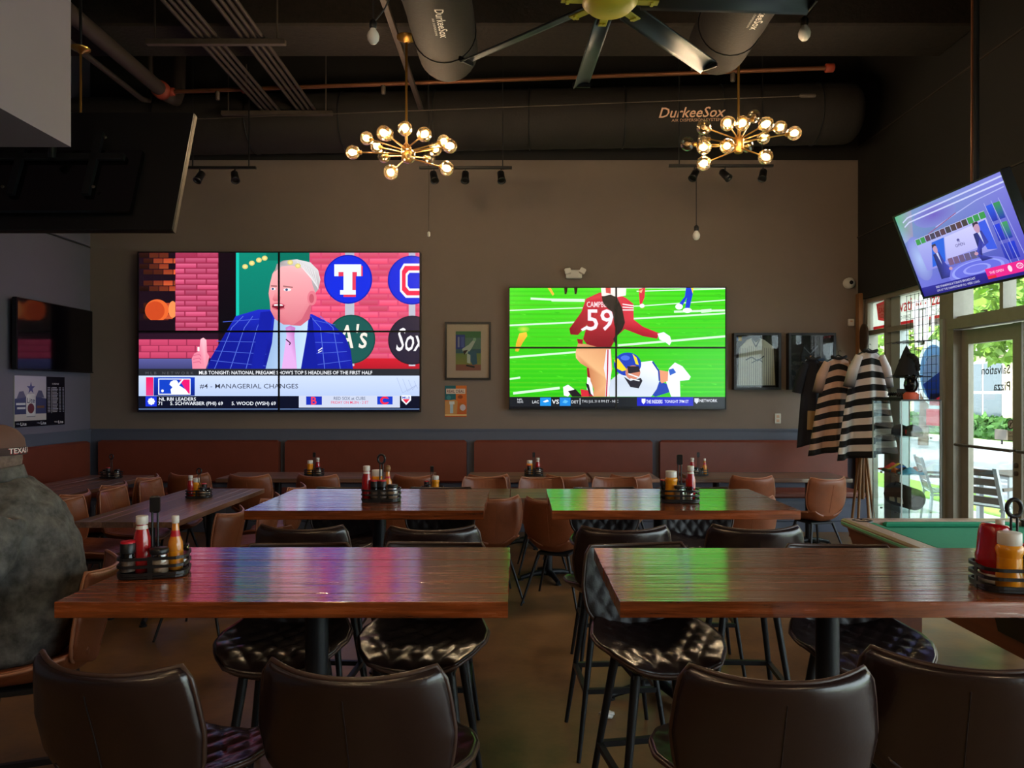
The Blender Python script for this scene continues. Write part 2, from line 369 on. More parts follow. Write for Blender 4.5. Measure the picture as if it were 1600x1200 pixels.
# the shop window beside the door
def win(name, y0, y1, z0, z1, vs_, hs, mt=M_bronze, f=0.06):
    o = struct(MB().box((XR + 0.1, y0 + f / 2, (z0 + z1) / 2), (0.12, f, z1 - z0)).box((XR + 0.1, y1 - f / 2, (z0 + z1) / 2), (0.12, f, z1 - z0)).box((XR + 0.1, (y0 + y1) / 2, z0 + f / 2), (0.12, y1 - y0 - 2 * f, f)).box((XR + 0.1, (y0 + y1) / 2, z1 - f / 2), (0.12, y1 - y0 - 2 * f, f)).build(name, mt))
    for y in vs_: MB().box((XR + 0.1, y, (z0 + z1) / 2), (0.12, 0.05, z1 - z0 - 2 * f)).build('mullion', mt, o)
    for z in hs: MB().box((XR + 0.1, (y0 + y1) / 2, z), (0.10, y1 - y0 - 2 * f, 0.06)).build('crossbar', mt, o)
    ys = [y0 + f] + sorted(vs_) + [y1 - f]; zs = [z0 + f] + sorted(hs) + [z1 - f]
    for a, b in zip(ys, ys[1:]):
        for c, d in zip(zs, zs[1:]): MB().box((XR + 0.1, (a + b) / 2, (c + d) / 2), (0.008, b - a, d - c)).build('pane', M_glass, o)
    return o
win('window_1', 7.50, 9.19, 0.0, 2.83, [8.69], [2.40])
MB().box((XR + 0.14, 8.55, 1.42), (0.10, 0.20, 2.8)).build('corner_post', M_sill, bpy.data.objects['window_1'])
win('window_2', 5.45, 7.42, 2.36, 2.83, [6.6], [], f=0.05)
win('window_3', -3.3, 5.40, 0.0, 2.83, [3.2, 1.0, -1.2], [2.40])
j = struct(MB().box((XR + 0.1, 7.38, 1.41), (0.2, 0.24, 2.82)).build('trim_2', M_bronze))
MB().box((XR - 0.01, 7.42, 1.2), (0.03, 0.05, 2.4)).build('jamb_bead', M_sill, j)
MB().box((XR + 0.1, 6.4, 2.335), (0.22, 1.9, 0.10)).build('door_head', M_bronze, j)
def door(name, y0, y1):
    o = struct(MB().box((XR + 0.1, y0 + 0.055, 1.14), (0.05, 0.11, 2.27), ch=0.004).box((XR + 0.1, y1 - 0.055, 1.14), (0.05, 0.11, 2.27), ch=0.004).box((XR + 0.1, (y0 + y1) / 2, 2.20), (0.05, y1 - y0 - 0.22, 0.14)).box((XR + 0.1, (y0 + y1) / 2, 0.14), (0.05, y1 - y0 - 0.22, 0.26)).build(name, M_bronze))
    MB().box((XR + 0.1, (y0 + y1) / 2, 1.2), (0.01, y1 - y0 - 0.22, 1.86)).build('pane', M_glass, o)
    b = MB(); b.tube([(XR + 0.0, y0 + 0.02, 1.15), (XR + 0.0, y1 - 0.02, 1.15)], 0.014, 8)
    for y in (y0 + 0.05, y1 - 0.05): b.bar((XR, y, 1.15), (XR + 0.08, y, 1.15), 0.02)
    b.build('push_bar', M_steel, o)
    for z in (0.95, 1.02): MB().lathe([(0.022, 0), (0.022, 0.02), (0.012, 0.024)], 12, (XR + 0.075, y0 + 0.055, z), (-1, 0, 0)).build('lock_cylinder', M_steel, o)
    return o
d1 = door('door_1', 6.39, 7.25); door('door_2', 5.50, 6.36)
a = Art(0, 0, 100, 60, 0.44, 0.30)
a.text('Salvation', 4, 24, 16, (28, 30, 30), 92, 0.03, mirror=True).text('Pizza', 44, 54, 16, (28, 30, 30), 52, 0.03, mirror=True)
a.build('door_lettering', M_print, d1, (XR + 0.092, 6.76, 1.80), (0, 0, -PI / 2))
a = Art(0, 0, 60, 100, 0.12, 0.2)
a.ell(30, 26, 22, 22, (60, 30, 30)).ell(30, 26, 17, 17, (225, 225, 220)).line([(16, 40), (44, 12)], 5, (60, 30, 30)).line([(24, 14), (30, 38)], 4, (40, 40, 40)).rect(10, 56, 50, 98, (220, 220, 212)).text('NO', 30, 70, 9, (60, 60, 60), center=True).text('GUNS', 30, 84, 9, (60, 60, 60), center=True)
a.build('notice_sticker', M_print, d1, (XR + 0.092, 6.55, 1.33), (0, 0, -PI / 2))
# banner and round decal on the shop window
w1 = bpy.data.objects['window_1']
a = Art(0, 0, 200, 60, 1.55, 0.40)
a.rect(0, 0, 200, 60, (236, 232, 226)).rect(0, 0, 200, 5, (214, 44, 48)).rect(0, 55, 200, 60, (214, 44, 48))
a.poly([(10, 14), (50, 10), (44, 50), (16, 44)], (214, 70, 70)).poly([(16, 18), (44, 16), (39, 44), (20, 40)], (238, 225, 220)).text('SAL', 18, 32, 9, (200, 40, 44), 20).text('PIZZA', 19, 41, 6, (200, 40, 44), 19)
a.text('Salvation Pizza', 56, 38, 22, (206, 34, 40), 140, 0.02).text('WOOD FIRED  .  DINE IN  .  TO GO', 62, 51, 6, (60, 60, 66), 126)
a.build('window_banner', M_film, w1, (XR + 0.10, 8.33, 2.64), (0, 0, -PI / 2))
a = Art(0, 0, 100, 160, 0.62, 1.0)
a.ell(50, 60, 48, 56, (226, 234, 242)).ell(50, 60, 40, 47, (120, 160, 206)).ell(54, 66, 34, 36, (238, 240, 244)).text('COLD', 50, 44, 12, (240, 246, 250), center=True, bold=0.02).rect(40, 96, 100, 116, (214, 36, 52)).rect(30, 122, 100, 150, (222, 40, 56)).poly([(20, 80), (70, 60), (86, 96), (40, 110)], (70, 104, 190))
a.build('window_decal', M_film, w1, (XR + 0.09, 7.78, 1.75), (0, 0, -PI / 2))
# light grey bulkhead hanging over the bar side
bk = struct(MB().box((-3.93, 0.9, 4.5), (2.96, 6.26, 3.0)).build('wall_bulkhead', M_box))

# ================================================================== under the ceiling
def fabric_duct(p0, p1, r, label, logo=None):
    p0, p1 = Vector(p0), Vector(p1); o = thing('fabric_duct', p0, label, 'duct'); d = p1 - p0; L = d.length; t = d.normalized()
    n = max(6, int(L / 0.35)); pts = []; rs = []
    for i in range(n + 1):
        for k, q in ((0, 0), (0.42, 1)):
            if i + k <= n: pts.append(t * (L * (i + k) / n)); rs.append(r * (0.985 if q == 0 else 1.0))
    for k in range(1, 5): pts.append(t * (L + r * 0.5 * math.sin(k * PI / 8))); rs.append(r * math.cos(k * PI / 8 * 0.98))
    MB().tube(pts, rs, 28).build('sleeve', M_duct, o)
    for i in range(1, n):
        if i % 3 == 0: MB().tube([t * (L * i / n) + (t.cross(Vector((0, 0, 1))).normalized() * math.cos(a) + Vector((0, 0, 1)) * math.sin(a)) * r * 1.003 for a in [2 * PI * k / 28 for k in range(28)]], 0.006, 5, closed=True).build('band', M_metal, o)
        if i % 4 == 1: MB().bar(t * (L * i / n) + Vector((0, 0, r * 0.98)), t * (L * i / n) + Vector((0, 0, min(0.25, ZC - p0.z - 0.02))), 0.008).build('hanger', M_metal, o)
    return o
dl = fabric_duct((X(703, 6.5), 0.6, 4.60), (X(703, 6.5), 6.35, 4.60), 0.26, 'round black fabric air duct ending beside the brass chandelier over the big screens')
dr = fabric_duct((X(1115, 6.5), 0.6, 4.66), (X(1115, 6.5), 6.35, 4.66), 0.26, 'round black fabric air duct ending between the fan blades and the chandelier near windows')
db = fabric_duct((-5.3, 8.86, 4.85), (3.75, 8.42, 4.85), 0.34, 'long dark fabric air duct running sideways along the top of the grey wall')
a = Art(0, 0, 100, 22, 0.75, 0.165)
a.text('DurkeeSox', 1, 15, 14, (236, 190, 160), 97, 0.03, 0.25).text('AIR DISPERSION SYSTEMS', 20, 21, 4, (220, 170, 140), 76)
a.build('duct_lettering', M_print, db, (X(1080, 8.2) + 5.3, -0.72, 0.04 - 0.15), (0.42, 0, -0.05))
for o_, s in ((dl, 1), (dr, -1)):
    a = Art(0, 0, 100, 26, 0.42, 0.11); a.text('DurkeeSox', 1, 16, 15, (225, 220, 212), 97, 0.03).text('AIR DISPERSION', 30, 24, 4, (200, 195, 190), 60)
    a.build('duct_lettering', M_print, o_, (0.03, 4.75, -0.266), Matrix(((0, 0, 1), (1, 0, 0), (0, 1, 0))).to_euler())
# big fan
HUB = Vector((X(953, 4.5), 4.5, 4.06)); fan = thing('ceiling_fan', HUB, 'big ceiling fan with eight dark blades and a yellow green hub', 'fan')
MB().lathe([(0.02, -0.07), (0.13, -0.06), (0.17, -0.02), (0.17, 0.03), (0.10, 0.07)], 28).build('hub', M_fany, fan)
MB().lathe([(0.11, 0.07), (0.13, 0.12), (0.13, 0.26), (0.05, 0.30)], 24).build('motor', M_metal, fan)
MB().tube([(0, 0, 0.28), (0, 0, ZC - HUB.z)], 0.03, 10).build('downrod', M_metal, fan)
b0 = None
for k in range(8):
    an = PI / 2 + math.radians(3) + k * PI / 4
    if b0 is None:
        def bl(u, v, s): x = 0.20 + u * 1.06; yy = (v - 0.5) * 0.125; return Vector((x, yy, 0.020 * math.cos((v - 0.5) * PI) * 1.0 - (v - 0.5) * 0.05 + (0.006 if s else -0.004)))
        b0 = MB().slab(lambda u, v: bl(u, v, 1), lambda u, v: bl(u, v, 0), 2, 8).build('blade', M_fanb, fan, (0, 0, 0), (0, 0, an))
        r0 = MB().box((0.20, 0, -0.012), (0.20, 0.055, 0.012), ch=0.003).lathe([(0.012, 0), (0.012, 0.008)], 8, (0.26, 0.012, -0.028)).lathe([(0.012, 0), (0.012, 0.008)], 8, (0.26, -0.012, -0.028)).build('blade_bracket', M_fany, fan, (0, 0, 0), (0, 0, an))
        t0 = MB().box((1.265, 0, 0.004), (0.015, 0.135, 0.035), ch=0.004).build('blade_tip', M_metal, fan, (0, 0, 0), (0, 0, an))
    else:
        for s_, n_ in ((b0, 'blade'), (r0, 'blade_bracket'), (t0, 'blade_tip')): share(s_, n_, fan, (0, 0, 0), (0, 0, an))
# chandeliers with glass globes
GL = MB().lathe([(0.016, -0.062), (0.035, -0.054), (0.052, -0.036), (0.061, -0.012), (0.062, 0.008), (0.054, 0.032), (0.036, 0.051), (0.015, 0.061), (0.0005, 0.063)], 20).mesh('globe', M_globe)
FI = MB().lathe([(0.010, -0.048), (0.016, -0.025), (0.027, 0.0), (0.025, 0.018), (0.012, 0.034), (0.0005, 0.037)], 12).mesh('bulb', M_bulb)
FO = MB().lathe([(0.008, -0.045), (0.012, -0.02), (0.02, 0.0), (0.018, 0.014), (0.008, 0.026), (0.0005, 0.028)], 10).mesh('bulb', M_bulboff)
SK = MB().lathe([(0.010, -0.085), (0.018, -0.08), (0.018, -0.045), (0.012, -0.04)], 10).mesh('socket', M_brass)
def chandelier(c, d, gl, ztop, label, hub=None):
    c = Vector(c); o = thing('chandelier', c, label, 'chandelier', group='brass globe chandeliers')
    MB().lathe([(0.03, -0.07), (0.045, -0.05), (0.045, 0.06), (0.02, 0.09), (0.008, 0.10)], 16).build('hub', M_brass, o)
    MB().tube([(0, 0, 0.09), (0, 0, ztop - c.z)], 0.011, 8).build('stem', M_brass, o)
    MB().lathe([(0.085, 0.0), (0.085, -0.015), (0.02, -0.05)][::-1], 18, (0, 0, ztop - c.z)).build('canopy', M_brass, o)
    for px, py, sg, lit in gl:
        dx, dz = px * d / FPX, -py * d / FPX
        dy = sg * math.sqrt(max(0.0, 0.235 - dx * dx - dz * dz)) if abs(sg) == 1 else sg
        g = Vector((dx, dy, dz)) if hub is None else at(hub[0] + px, hub[1] + py, d + dy) - c
        u = g.normalized(); st = Vector((u.x * 0.03, u.y * 0.03, max(-0.05, min(0.05, dz * 0.3))))
        u = (g - st).normalized(); q = u.to_track_quat('Z', 'Y').to_euler()
        ar = MB().tube([st, g - u * 0.08], 0.006, 7).build('arm', M_brass, o)
        for nm, me in (('socket', SK), ('bulb', FI if lit else FO), ('globe', GL)):
            k = bpy.data.objects.new(nm, me); COL.objects.link(k); k.parent = o if nm == 'globe' else ar; k.location = g; k.rotation_euler = q
        if lit:
            l = bpy.data.lights.new('bulb_light', 'POINT'); l.energy = BULB_W; l.color = (1.0, 0.80, 0.58); l.shadow_soft_size = 0.03
            lo = bpy.data.objects.new('bulb_light', l); COL.objects.link(lo); lo.parent = o; lo.location = g
    return o
g1 = [(-84, -3, 0.05, 1), (-62, -25, 1, 1), (-30, -31, 0.30, 1), (-35, -33, -1, 1), (-2, -40, -0.34, 1), (28, -31, -0.3, 1), (58, -20, 1, 1), (68, -13, -0.22, 1), (45, -8, 1, 1), (35, 6, 1, 0), (3, 3, -0.40, 0), (-35, 3, 1, 0), (-46, -12, 1, 1), (-24, 28, -1, 1), (63, 22, -0.25, 1)]
g2 = [(-54, -28, -1, 0), (-80, -2, 0.1, 0), (-54, -11, 1, 0), (-54, 3, -0.34, 1), (-54, 28, -0.3, 1), (-17, -34, -0.38, 1), (-18, 1, -0.40, 1), (6, -34, -0.36, 1), (24, -45, 0.34, 0), (43, -33, -0.32, 1), (65, -28, 0.3, 1), (87, -19, 0.05, 1), (39, -12, 1, 1), (14, 1, 1, 0), (42, 18, -0.35, 1)]
chandelier((X(635, 6.5), 6.5, Z(241, 6.5)), 6.5, g1, 4.80, 'lit brass chandelier with many glass globes hanging above the baseball screen', (635, 241))
chandelier((X(1154, 6.5), 6.5, Z(227, 6.5)), 6.5, g2, 4.95, 'lit brass chandelier with several unlit globes hanging above the football screen near the windows', (1154, 227))
chandelier((-0.9, 1.1, 3.9), 6.5, g1, 4.9, 'lit brass chandelier added out of view over the middle of the bar room')  # unseen lamp, added to brighten the tables and walls
chandelier((2.2, -1.4, 3.9), 6.5, g2, 4.9, 'lit brass chandelier added out of view over the back of the bar room')  # another unseen lamp, added for more room light
chandelier((-1.6, -2.0, 3.9), 6.5, g1, 4.9, 'lit brass chandelier added out of view near the rear wall of the bar room')  # third unseen lamp, added to lift the ambient light
ob = thing('hanging_lamp', (X(126, 6.1), 6.1, Z(75, 6.1)), 'slim brass pendant rod dropping behind the big black television back', 'pendant')
MB().lathe([(0.01, -0.05), (0.03, -0.03), (0.075, -0.012), (0.075, 0)], 16).build('canopy', M_brass, ob); MB().tube([(0, 0, -0.04), (0, 0, -0.75)], 0.01, 8).build('rod', M_brass, ob); MB().tube([(0, 0, 0), (0, 0, ZC - Z(75, 6.1))], 0.012, 8).build('hanger', M_metal, ob)
MB().lathe([(0.01, -0.85), (0.05, -0.83), (0.06, -0.75), (0.02, -0.72)], 12).build('hub', M_brass, ob)
# bare bulbs on cords
def bare_bulb(c, top, r, label, loop=True):
    o = thing('pendant_bulb', c, label, 'pendant light', group='bare pendant bulbs')
    MB().lathe([(0.0005, -1.25 * r), (0.5 * r, -1.12 * r), (0.9 * r, -0.6 * r), (r, 0), (0.85 * r, 0.55 * r), (0.5 * r, 1.05 * r), (0.42 * r, 1.3 * r)], 18).build('bulb', M_bulbw, o)
    MB().lathe([(0.5 * r, 1.2 * r), (0.62 * r, 1.4 * r), (0.62 * r, 2.3 * r), (0.3 * r, 2.7 * r)], 14).build('socket', M_blk, o)
    MB().tube([(0, 0, 2.6 * r), (0, 0, top - c[2])], 0.005, 6).build('cord', M_blk, o)
    if loop: MB().tube([(0.01 + 0.11 * math.sin(t * PI), 0, 2.5 * r - 0.02 * math.sin(2 * PI * t) + 0.5 * t) for t in [k / 10 for k in range(11)]], 0.005, 6).build('loose_cable', M_blk, o)
bare_bulb(at(583, 57, 4.6), 5.99, 0.039, 'unlit white bulb on a black cord beside the round duct and chandelier')
bare_bulb(at(1257, 52, 6.0), 5.99, 0.050, 'unlit white bulb on a black cord beyond the tip of a fan blade')
bare_bulb(at(1088, 368, 8.1), Z(259, 8.1), 0.042, 'small white bulb on a long thin cord before the grey wall above the football screen', False)
pc = thing('pull_chain', at(670, 366, 8.12), 'thin pull chain with a small knob hanging before the grey wall between the screens', 'chain')
MB().tube([(0, 0, 0), (0, 0, 0.735)], 0.004, 6).build('chain', M_steel, pc); MB().lathe([(0.0005, -0.03), (0.016, -0.02), (0.016, 0.02), (0.005, 0.03)], 10).build('knob', M_white, pc)
# spotlights
def spot_rail(x0, x1, y, z, heads, label, bars=True):
    o = thing('track_light', ((x0 + x1) / 2, y, z), label, 'track light', group='black track lights')
    MB().box((0, 0, 0), (x1 - x0, 0.035, 0.03), ch=0.004).build('rail', M_blk, o)
    for xx in (-0.4, 0.4): MB().bar((xx * (x1 - x0), 0, 0.015), (xx * (x1 - x0), 0, ZC - z), 0.012).build('hanger', M_blk, o)
    for hx, tl in heads:
        p = Vector((hx - (x0 + x1) / 2, 0, -0.1)); ax = Vector((math.sin(tl), -0.5, -0.8)).normalized()
        MB().bar((p.x, 0, -0.012), p, 0.014).build('yoke', M_blk, o)
        MB().lathe([(0.02, -0.075), (0.038, -0.06), (0.042, 0.04), (0.048, 0.07), (0.040, 0.072), (0.036, 0.05)], 16, p - ax * 0.0, ax).build('spot_head', M_blk, o)
spot_rail(X(290, 8.12), X(400, 8.12), 8.12, Z(262, 8.12), [(X(312, 8.12), -0.2), (X(367, 8.12), 0.3)], 'black track light with two spot heads above the baseball screen')
spot_rail(X(655, 8.12), X(800, 8.12), 8.12, Z(262, 8.12), [(X(678, 8.12), 0.2), (X(727, 8.12), 0.0), (X(783, 8.12), 0.1)], 'black track light with three spot heads between the two big screens')
spot_rail(X(1045, 8.1), X(1208, 8.1), 8.1, Z(259, 8.1), [(X(1085, 8.1), -0.5), (X(1133, 8.1), 0.6), (X(1192, 8.1), -0.3)], 'black track light with three spot heads above the football screen')
# pipes, conduits, wire
def pipe(name, pts, r, m, label, cat='pipe', extra=()):
    o = thing(name, pts[0], label, cat); p0 = Vector(pts[0])
    MB().tube([Vector(p) - p0 for p in pts], r, 12).build('run', m, o)
    for nm, c, ax, rr, ln, mm in extra: MB().lathe([(rr * 0.8, -ln / 2), (rr, -ln * 0.4), (rr, ln * 0.4), (rr * 0.8, ln / 2)], 14, Vector(c) - p0, ax).build(nm, mm, o)
    return o
pipe('water_pipe', [(-3.86, 4.1, 4.93), (-3.86, 8.1, 4.93), (-3.86, 8.28, 4.96), (-3.86, 8.36, 5.1), (-3.86, 8.37, 5.98)], 0.075, M_conduit, 'thick dark pipe running back along the ceiling above the grey bulkhead', extra=[('coupling', (-3.86, 7.95, 4.93), (0, 1, 0), 0.095, 0.1, M_orange)])
pipe('water_pipe', [(-4.19, 4.1, 4.93), (-4.19, 8.2, 4.93), (-4.19, 8.34, 4.97), (-4.19, 8.38, 5.1), (-4.19, 8.38, 5.98)], 0.03, M_conduit, 'thin dark pipe running back beside the thick ceiling pipe')
sp = [(-3.78, 8.0, 4.93), (3.20, 7.57, 5.0)]; sd = (Vector(sp[1]) - Vector(sp[0]))
ex = [('sprinkler_head', Vector(sp[0]) + sd * t + Vector((0, 0, -0.06)), (0, 0, -1), 0.025, 0.09, M_steel) for t in (0.075, 0.335, 0.64, 0.86)] + [('hanger', Vector(sp[0]) + sd * t + Vector((0, 0, 0.14)), (0, 0, 1), 0.012, 0.26, M_steel) for t in (0.12, 0.45, 0.80)]
ex += [('coupling', Vector(sp[0]) + sd * t, sd, 0.045, 0.09, M_orange) for t in (0.0, 0.12, 1.0)]
pipe('sprinkler_pipe', sp, 0.022, M_copper, 'copper coloured sprinkler pipe with small heads crossing under the ceiling', extra=ex)
pipe('guy_wire', [at(305, 186, 8.3), at(1275, 149, 7.65)], 0.005, M_steel, 'thin straight wire strung across below the sprinkler pipe', 'wire', [('end_fitting', at(1262, 149.5, 7.65), (1, 0, 0), 0.02, 0.16, M_steel)])
for x0, lb in ((-2.90, 'bundle of four grey conduits beside the thick ceiling pipe'), (-2.49, 'bundle of four grey conduits on the side toward the chandelier')):
    o = thing('conduit_bundle', (x0, 3.0, 4.86), lb, 'conduit', group='ceiling conduits')
    for k in range(4): MB().tube([(k * 0.062, 0, 0), (k * 0.062, 5.35, 0)], 0.018, 8).build('conduit', M_conduit, o)
for y_, lb in ((6.62, 'slotted metal strut carrying the conduits in front of the ceiling beam'), (8.3, 'slotted metal strut carrying the conduits near the grey wall')):
    o = thing('strut_channel', (-2.72, y_, 4.81), lb, 'strut', group='conduit struts')
    MB().box((0, 0, 0), (1.25, 0.05, 0.05), ch=0.004).build('channel', M_steel, o)
    for x_ in (-0.55, 0.55): MB().bar((x_, 0, 0.02), (x_, 0, 1.185), 0.012).build('threaded_rod', M_steel, o)
o = thing('strut_rail', (X(634, 6.5) - 0.09, 5.6, 4.82), 'slim perforated rail under the ceiling that carries the chandelier', 'rail')
MB().box((0, 0, 0), (0.05, 5.2, 0.04), ch=0.004).build('channel', M_conduit, o); MB().box((0.0, 0, 0.043), (0.02, 5.2, 0.05)).build('web', M_conduit, o)
# television seen from behind, hung from the ceiling
o = thing('hanging_tv', (-3.11, 5.03, 3.17), 'big black television seen from behind, hanging tilted under the ceiling', 'television')
tv = lambda b, n, m: b.build(n, m, o, (0, 0, 0), (-0.352, 0, 0))
tv(MB().box((0, 0, 0), (1.66, 0.05, 0.96), ch=0.006), 'back_shell', M_blk); tv(MB().box((0, 0.027, 0), (1.62, 0.006, 0.92)), 'screen', M_off)
tv(MB().box((0.829, 0.01, 0), (0.006, 0.035, 0.955)), 'edge_trim', M_steel); tv(MB().box((0, -0.045, -0.12), (1.1, 0.04, 0.5), ch=0.01), 'rear_housing', M_gloss)
tv(MB().box((0, -0.085, 0.05), (0.9, 0.03, 0.05), ch=0.004).box((-0.25, -0.085, 0), (0.05, 0.03, 0.5)).box((0.25, -0.085, 0), (0.05, 0.03, 0.5)), 'mount_frame', M_metal)
for x_, z_ in ((-0.3, 0.2), (0.3, 0.2), (-0.3, -0.2), (0.3, -0.2)): tv(MB().lathe([(0.012, 0), (0.009, 0.01)], 8, (x_, -0.1, z_), (0, -1, 0)), 'bolt', M_steel)
MB().tube([(0, -0.12, 0.05), (0, -0.12, ZC - 3.19)], 0.025, 10).build('ceiling_pole', M_metal, o)
tv(MB().tube([(-0.75, -0.07, 0.30), (-0.6, -0.09, 0.18), (-0.42, -0.09, 0.16), (-0.3, -0.08, 0.28)], 0.008, 6), 'cable', M_conduit)
# ================================================================== screens and pictures on the walls
def video_wall(name, label, bx, px, art, d=9.2):
    x0, y0, x1, y1 = px; W = (x1 - x0) / FPX * d; H = (y1 - y0) / FPX * d
    o = thing(name, at((x0 + x1) / 2, (y0 + y1) / 2, d), label, 'video wall')
    sx, sy = bx
    xs = [-W / 2, -W / 2 + W * sx, W / 2]; zs = [H / 2, H / 2 - H * sy, -H / 2]; bz = 0.011
    for i in (0, 1):
        for j in (0, 1):
            a, b, c, e = xs[i], xs[i + 1], zs[j + 1], zs[j]
            p = MB().box(((a + b) / 2, 0.045, (c + e) / 2), (b - a - 0.002, 0.075, e - c - 0.002), ch=0.004).build('display_panel', M_blk, o)
            f = MB()
            for q, r in (((a + bz / 2, 0, (c + e) / 2), (bz, 0.03, e - c)), ((b - bz / 2, 0, (c + e) / 2), (bz, 0.03, e - c)), (((a + b) / 2, 0, c + bz / 2), (b - a - 2 * bz, 0.03, bz)), (((a + b) / 2, 0, e - bz / 2), (b - a - 2 * bz, 0.03, bz))): f.box(q, r)
            f.build('bezel', M_blk, p)
    art.w, art.h = W, H
    for k in range(len(art.v)): art.v[k] = (art.v[k][0] * W, art.v[k][1] + 0.004, art.v[k][2] * H)
    art.build('picture', M_screen, o)
    return o
# --- baseball talk show
A = Art(52, 45, 1523, 880, 1, 1)
A.rect(52, 45, 1523, 880, (26, 12, 22))
R = random.Random(3)
for r in range(14):                                                     # fire-lit stones on the far side
    for c in range(4):
        x = 58 + c * 52 + (r % 2) * 22; y = 50 + r * 29
        if r in (4, 7, 8) or R.random() < 0.12: continue
        k = min(1.0, (x - 30) / 190) * R.uniform(0.5, 1.0)
        A.rect(x, y, min(x + 48, 246), y + 25, (int(200 * k + 20), int(70 * k + 10), int(38 * k + 10)), (int(250 * k), int(110 * k), int(60 * k)), layer=(c == 0))
A.ell(150, 350, 62, 58, (226, 100, 46)).ell(140, 352, 50, 50, (196, 70, 32)).ell(232, 345, 22, 44, (232, 140, 80)).rect(52, 400, 250, 470, (22, 10, 20))
A.rect(246, 45, 470, 460, (150, 42, 72))
for r in range(15):
    for c in range(-1, 3):
        x = 246 + c * 112 + (r % 2) * 50; y = 47 + r * 28; v = R.uniform(0.85, 1.08)
        x0_, x1_ = max(246, x + 3), min(470, x + 108)
        if x1_ - x0_ > 6: A.rect(x0_, y + 3, x1_, y + 25, (int(214 * v), int(96 * v), int(132 * v)), (int(176 * v), int(56 * v), int(92 * v)), layer=(c == -1))
A.rect(470, 45, 566, 470, (22, 10, 18), (10, 8, 14)).rect(562, 45, 578, 400, (20, 190, 170))
A.rect(578, 45, 945, 470, (14, 132, 112), (12, 112, 98)).rect(720, 45, 945, 90, (10, 110, 92))
A.rect(945, 45, 1523, 655, (206, 70, 108))
for r in range(20):
    for c in range(7):
        x = 905 + c * 100 + (r % 2) * 50; y = 47 + r * 31; v = R.uniform(0.86, 1.05)
        x0_, x1_ = max(946, x + 4), min(1523, x + 96)
        if x1_ - x0_ > 8: A.rect(x0_, y + 3, x1_, y + 28, (int(236 * v), int(100 * v), int(134 * v)), (int(222 * v), int(72 * v), int(104 * v)), layer=(c == 0))
A.rect(1170, 600, 1523, 655, (200, 30, 46), (170, 24, 40))
A.rect(52, 470, 470, 500, (40, 18, 34)).rect(52, 500, 470, 600, (150, 44, 76))
for r in range(3):
    for c in range(5):
        x = 20 + c * 95 + (r % 2) * 45; A.rect(max(54, x + 3), 502 + r * 33, min(470, x + 92), 531 + r * 33, (205, 74, 110), (186, 60, 96), layer=(c == 0))
A.rect(52, 602, 420, 656, (86, 88, 150), (60, 62, 112))
for px_, py_, c_, t_, tc in ((1146, 188, (22, 44, 214), 'T', (225, 235, 245)), (1478, 192, (22, 40, 206), 'C', (236, 50, 84)), (1162, 500, (28, 84, 80), "A's", (232, 226, 210)), (1480, 505, (40, 34, 52), 'Sox', (230, 228, 232))):
    A.rect(px_ - 16, 45, px_ + 16, 640, (170, 172, 190), (190, 190, 204), layer=True)
for px_, py_, c_, t_, tc in ((1146, 188, (22, 44, 214), 'T', (225, 235, 245)), (1478, 192, (22, 40, 206), 'C', (236, 50, 84)), (1162, 500, (28, 84, 80), "A's", (232, 226, 210)), (1480, 505, (40, 34, 52), 'Sox', (230, 228, 232))):
    A.ell(px_, py_, 126, 128, tuple(int(k * 0.8) for k in c_), 40).ell(px_, py_, 119, 121, c_, 40)
A.rect(1082, 118, 1222, 172, (220, 60, 90)).rect(1122, 130, 1186, 280, (220, 60, 90)).rect(1074, 110, 1214, 150, (224, 234, 246)).rect(1074, 150, 1096, 172, (224, 234, 246)).rect(1192, 150, 1214, 172, (224, 234, 246)).rect(1122, 130, 1168, 262, (224, 234, 246)).rect(1104, 244, 1186, 268, (224, 234, 246))
A.poly([(1523, 106), (1436, 106), (1416, 140), (1416, 250), (1446, 284), (1523, 284), (1523, 236), (1466, 236), (1456, 220), (1456, 168), (1466, 154), (1523, 154)], (226, 232, 244)).poly([(1523, 118), (1442, 118), (1426, 146), (1426, 244), (1452, 272), (1523, 272), (1523, 248), (1464, 248), (1446, 226), (1446, 160), (1462, 142), (1523, 142)], (232, 40, 76))
A.text("A's", 1086, 545, 120, (230, 226, 214), 160, 0.02, 0.15).text('Sox', 1396, 560, 120, (232, 230, 234), 150, 0.02, 0.25)
# the presenter: suit, shirt, tie, hand, head
A.poly([(410, 656), (430, 600), (500, 480), (560, 380), (680, 345), (760, 345), (960, 370), (1060, 420), (1130, 480), (1160, 560), (1172, 656)], (24, 34, 168), [(16, 24, 140)] * 3 + [(30, 44, 190)] * 4 + [(22, 30, 158)] * 4)
for k in range(9): A.line([(450 + k * 82, 656), (540 + k * 66, 440), (600 + k * 50, 380)], 3.5, (84, 108, 214))
for k in range(5): A.line([(430 + k * 16, 610 - k * 50), (720, 640 - k * 62)], 3, (70, 94, 206)); A.line([(930, 640 - k * 62), (1160 - k * 20, 610 - k * 46)], 3, (70, 94, 206))
A.poly([(716, 656), (750, 520), (762, 395), (800, 380), (940, 385), (930, 480), (900, 656)], (164, 196, 228), [(150, 180, 218)] * 3 + [(190, 214, 240)] * 4)
A.poly([(760, 350), (700, 656), (640, 656), (690, 360)], (20, 30, 156)).poly([(945, 375), (960, 390), (990, 656), (900, 656), (936, 460)], (18, 28, 150))
A.poly([(820, 440), (845, 428), (872, 440), (866, 480), (880, 656), (800, 656), (826, 480)], (212, 150, 214), [(190, 120, 190)] * 4 + [(220, 168, 226)] * 3).line([(822, 500), (846, 520), (840, 530)], 6, (60, 30, 60))
A.line([(990, 560), (1012, 545)], 5, (220, 220, 230)).line([(990, 570), (1010, 560)], 4, (220, 220, 230))
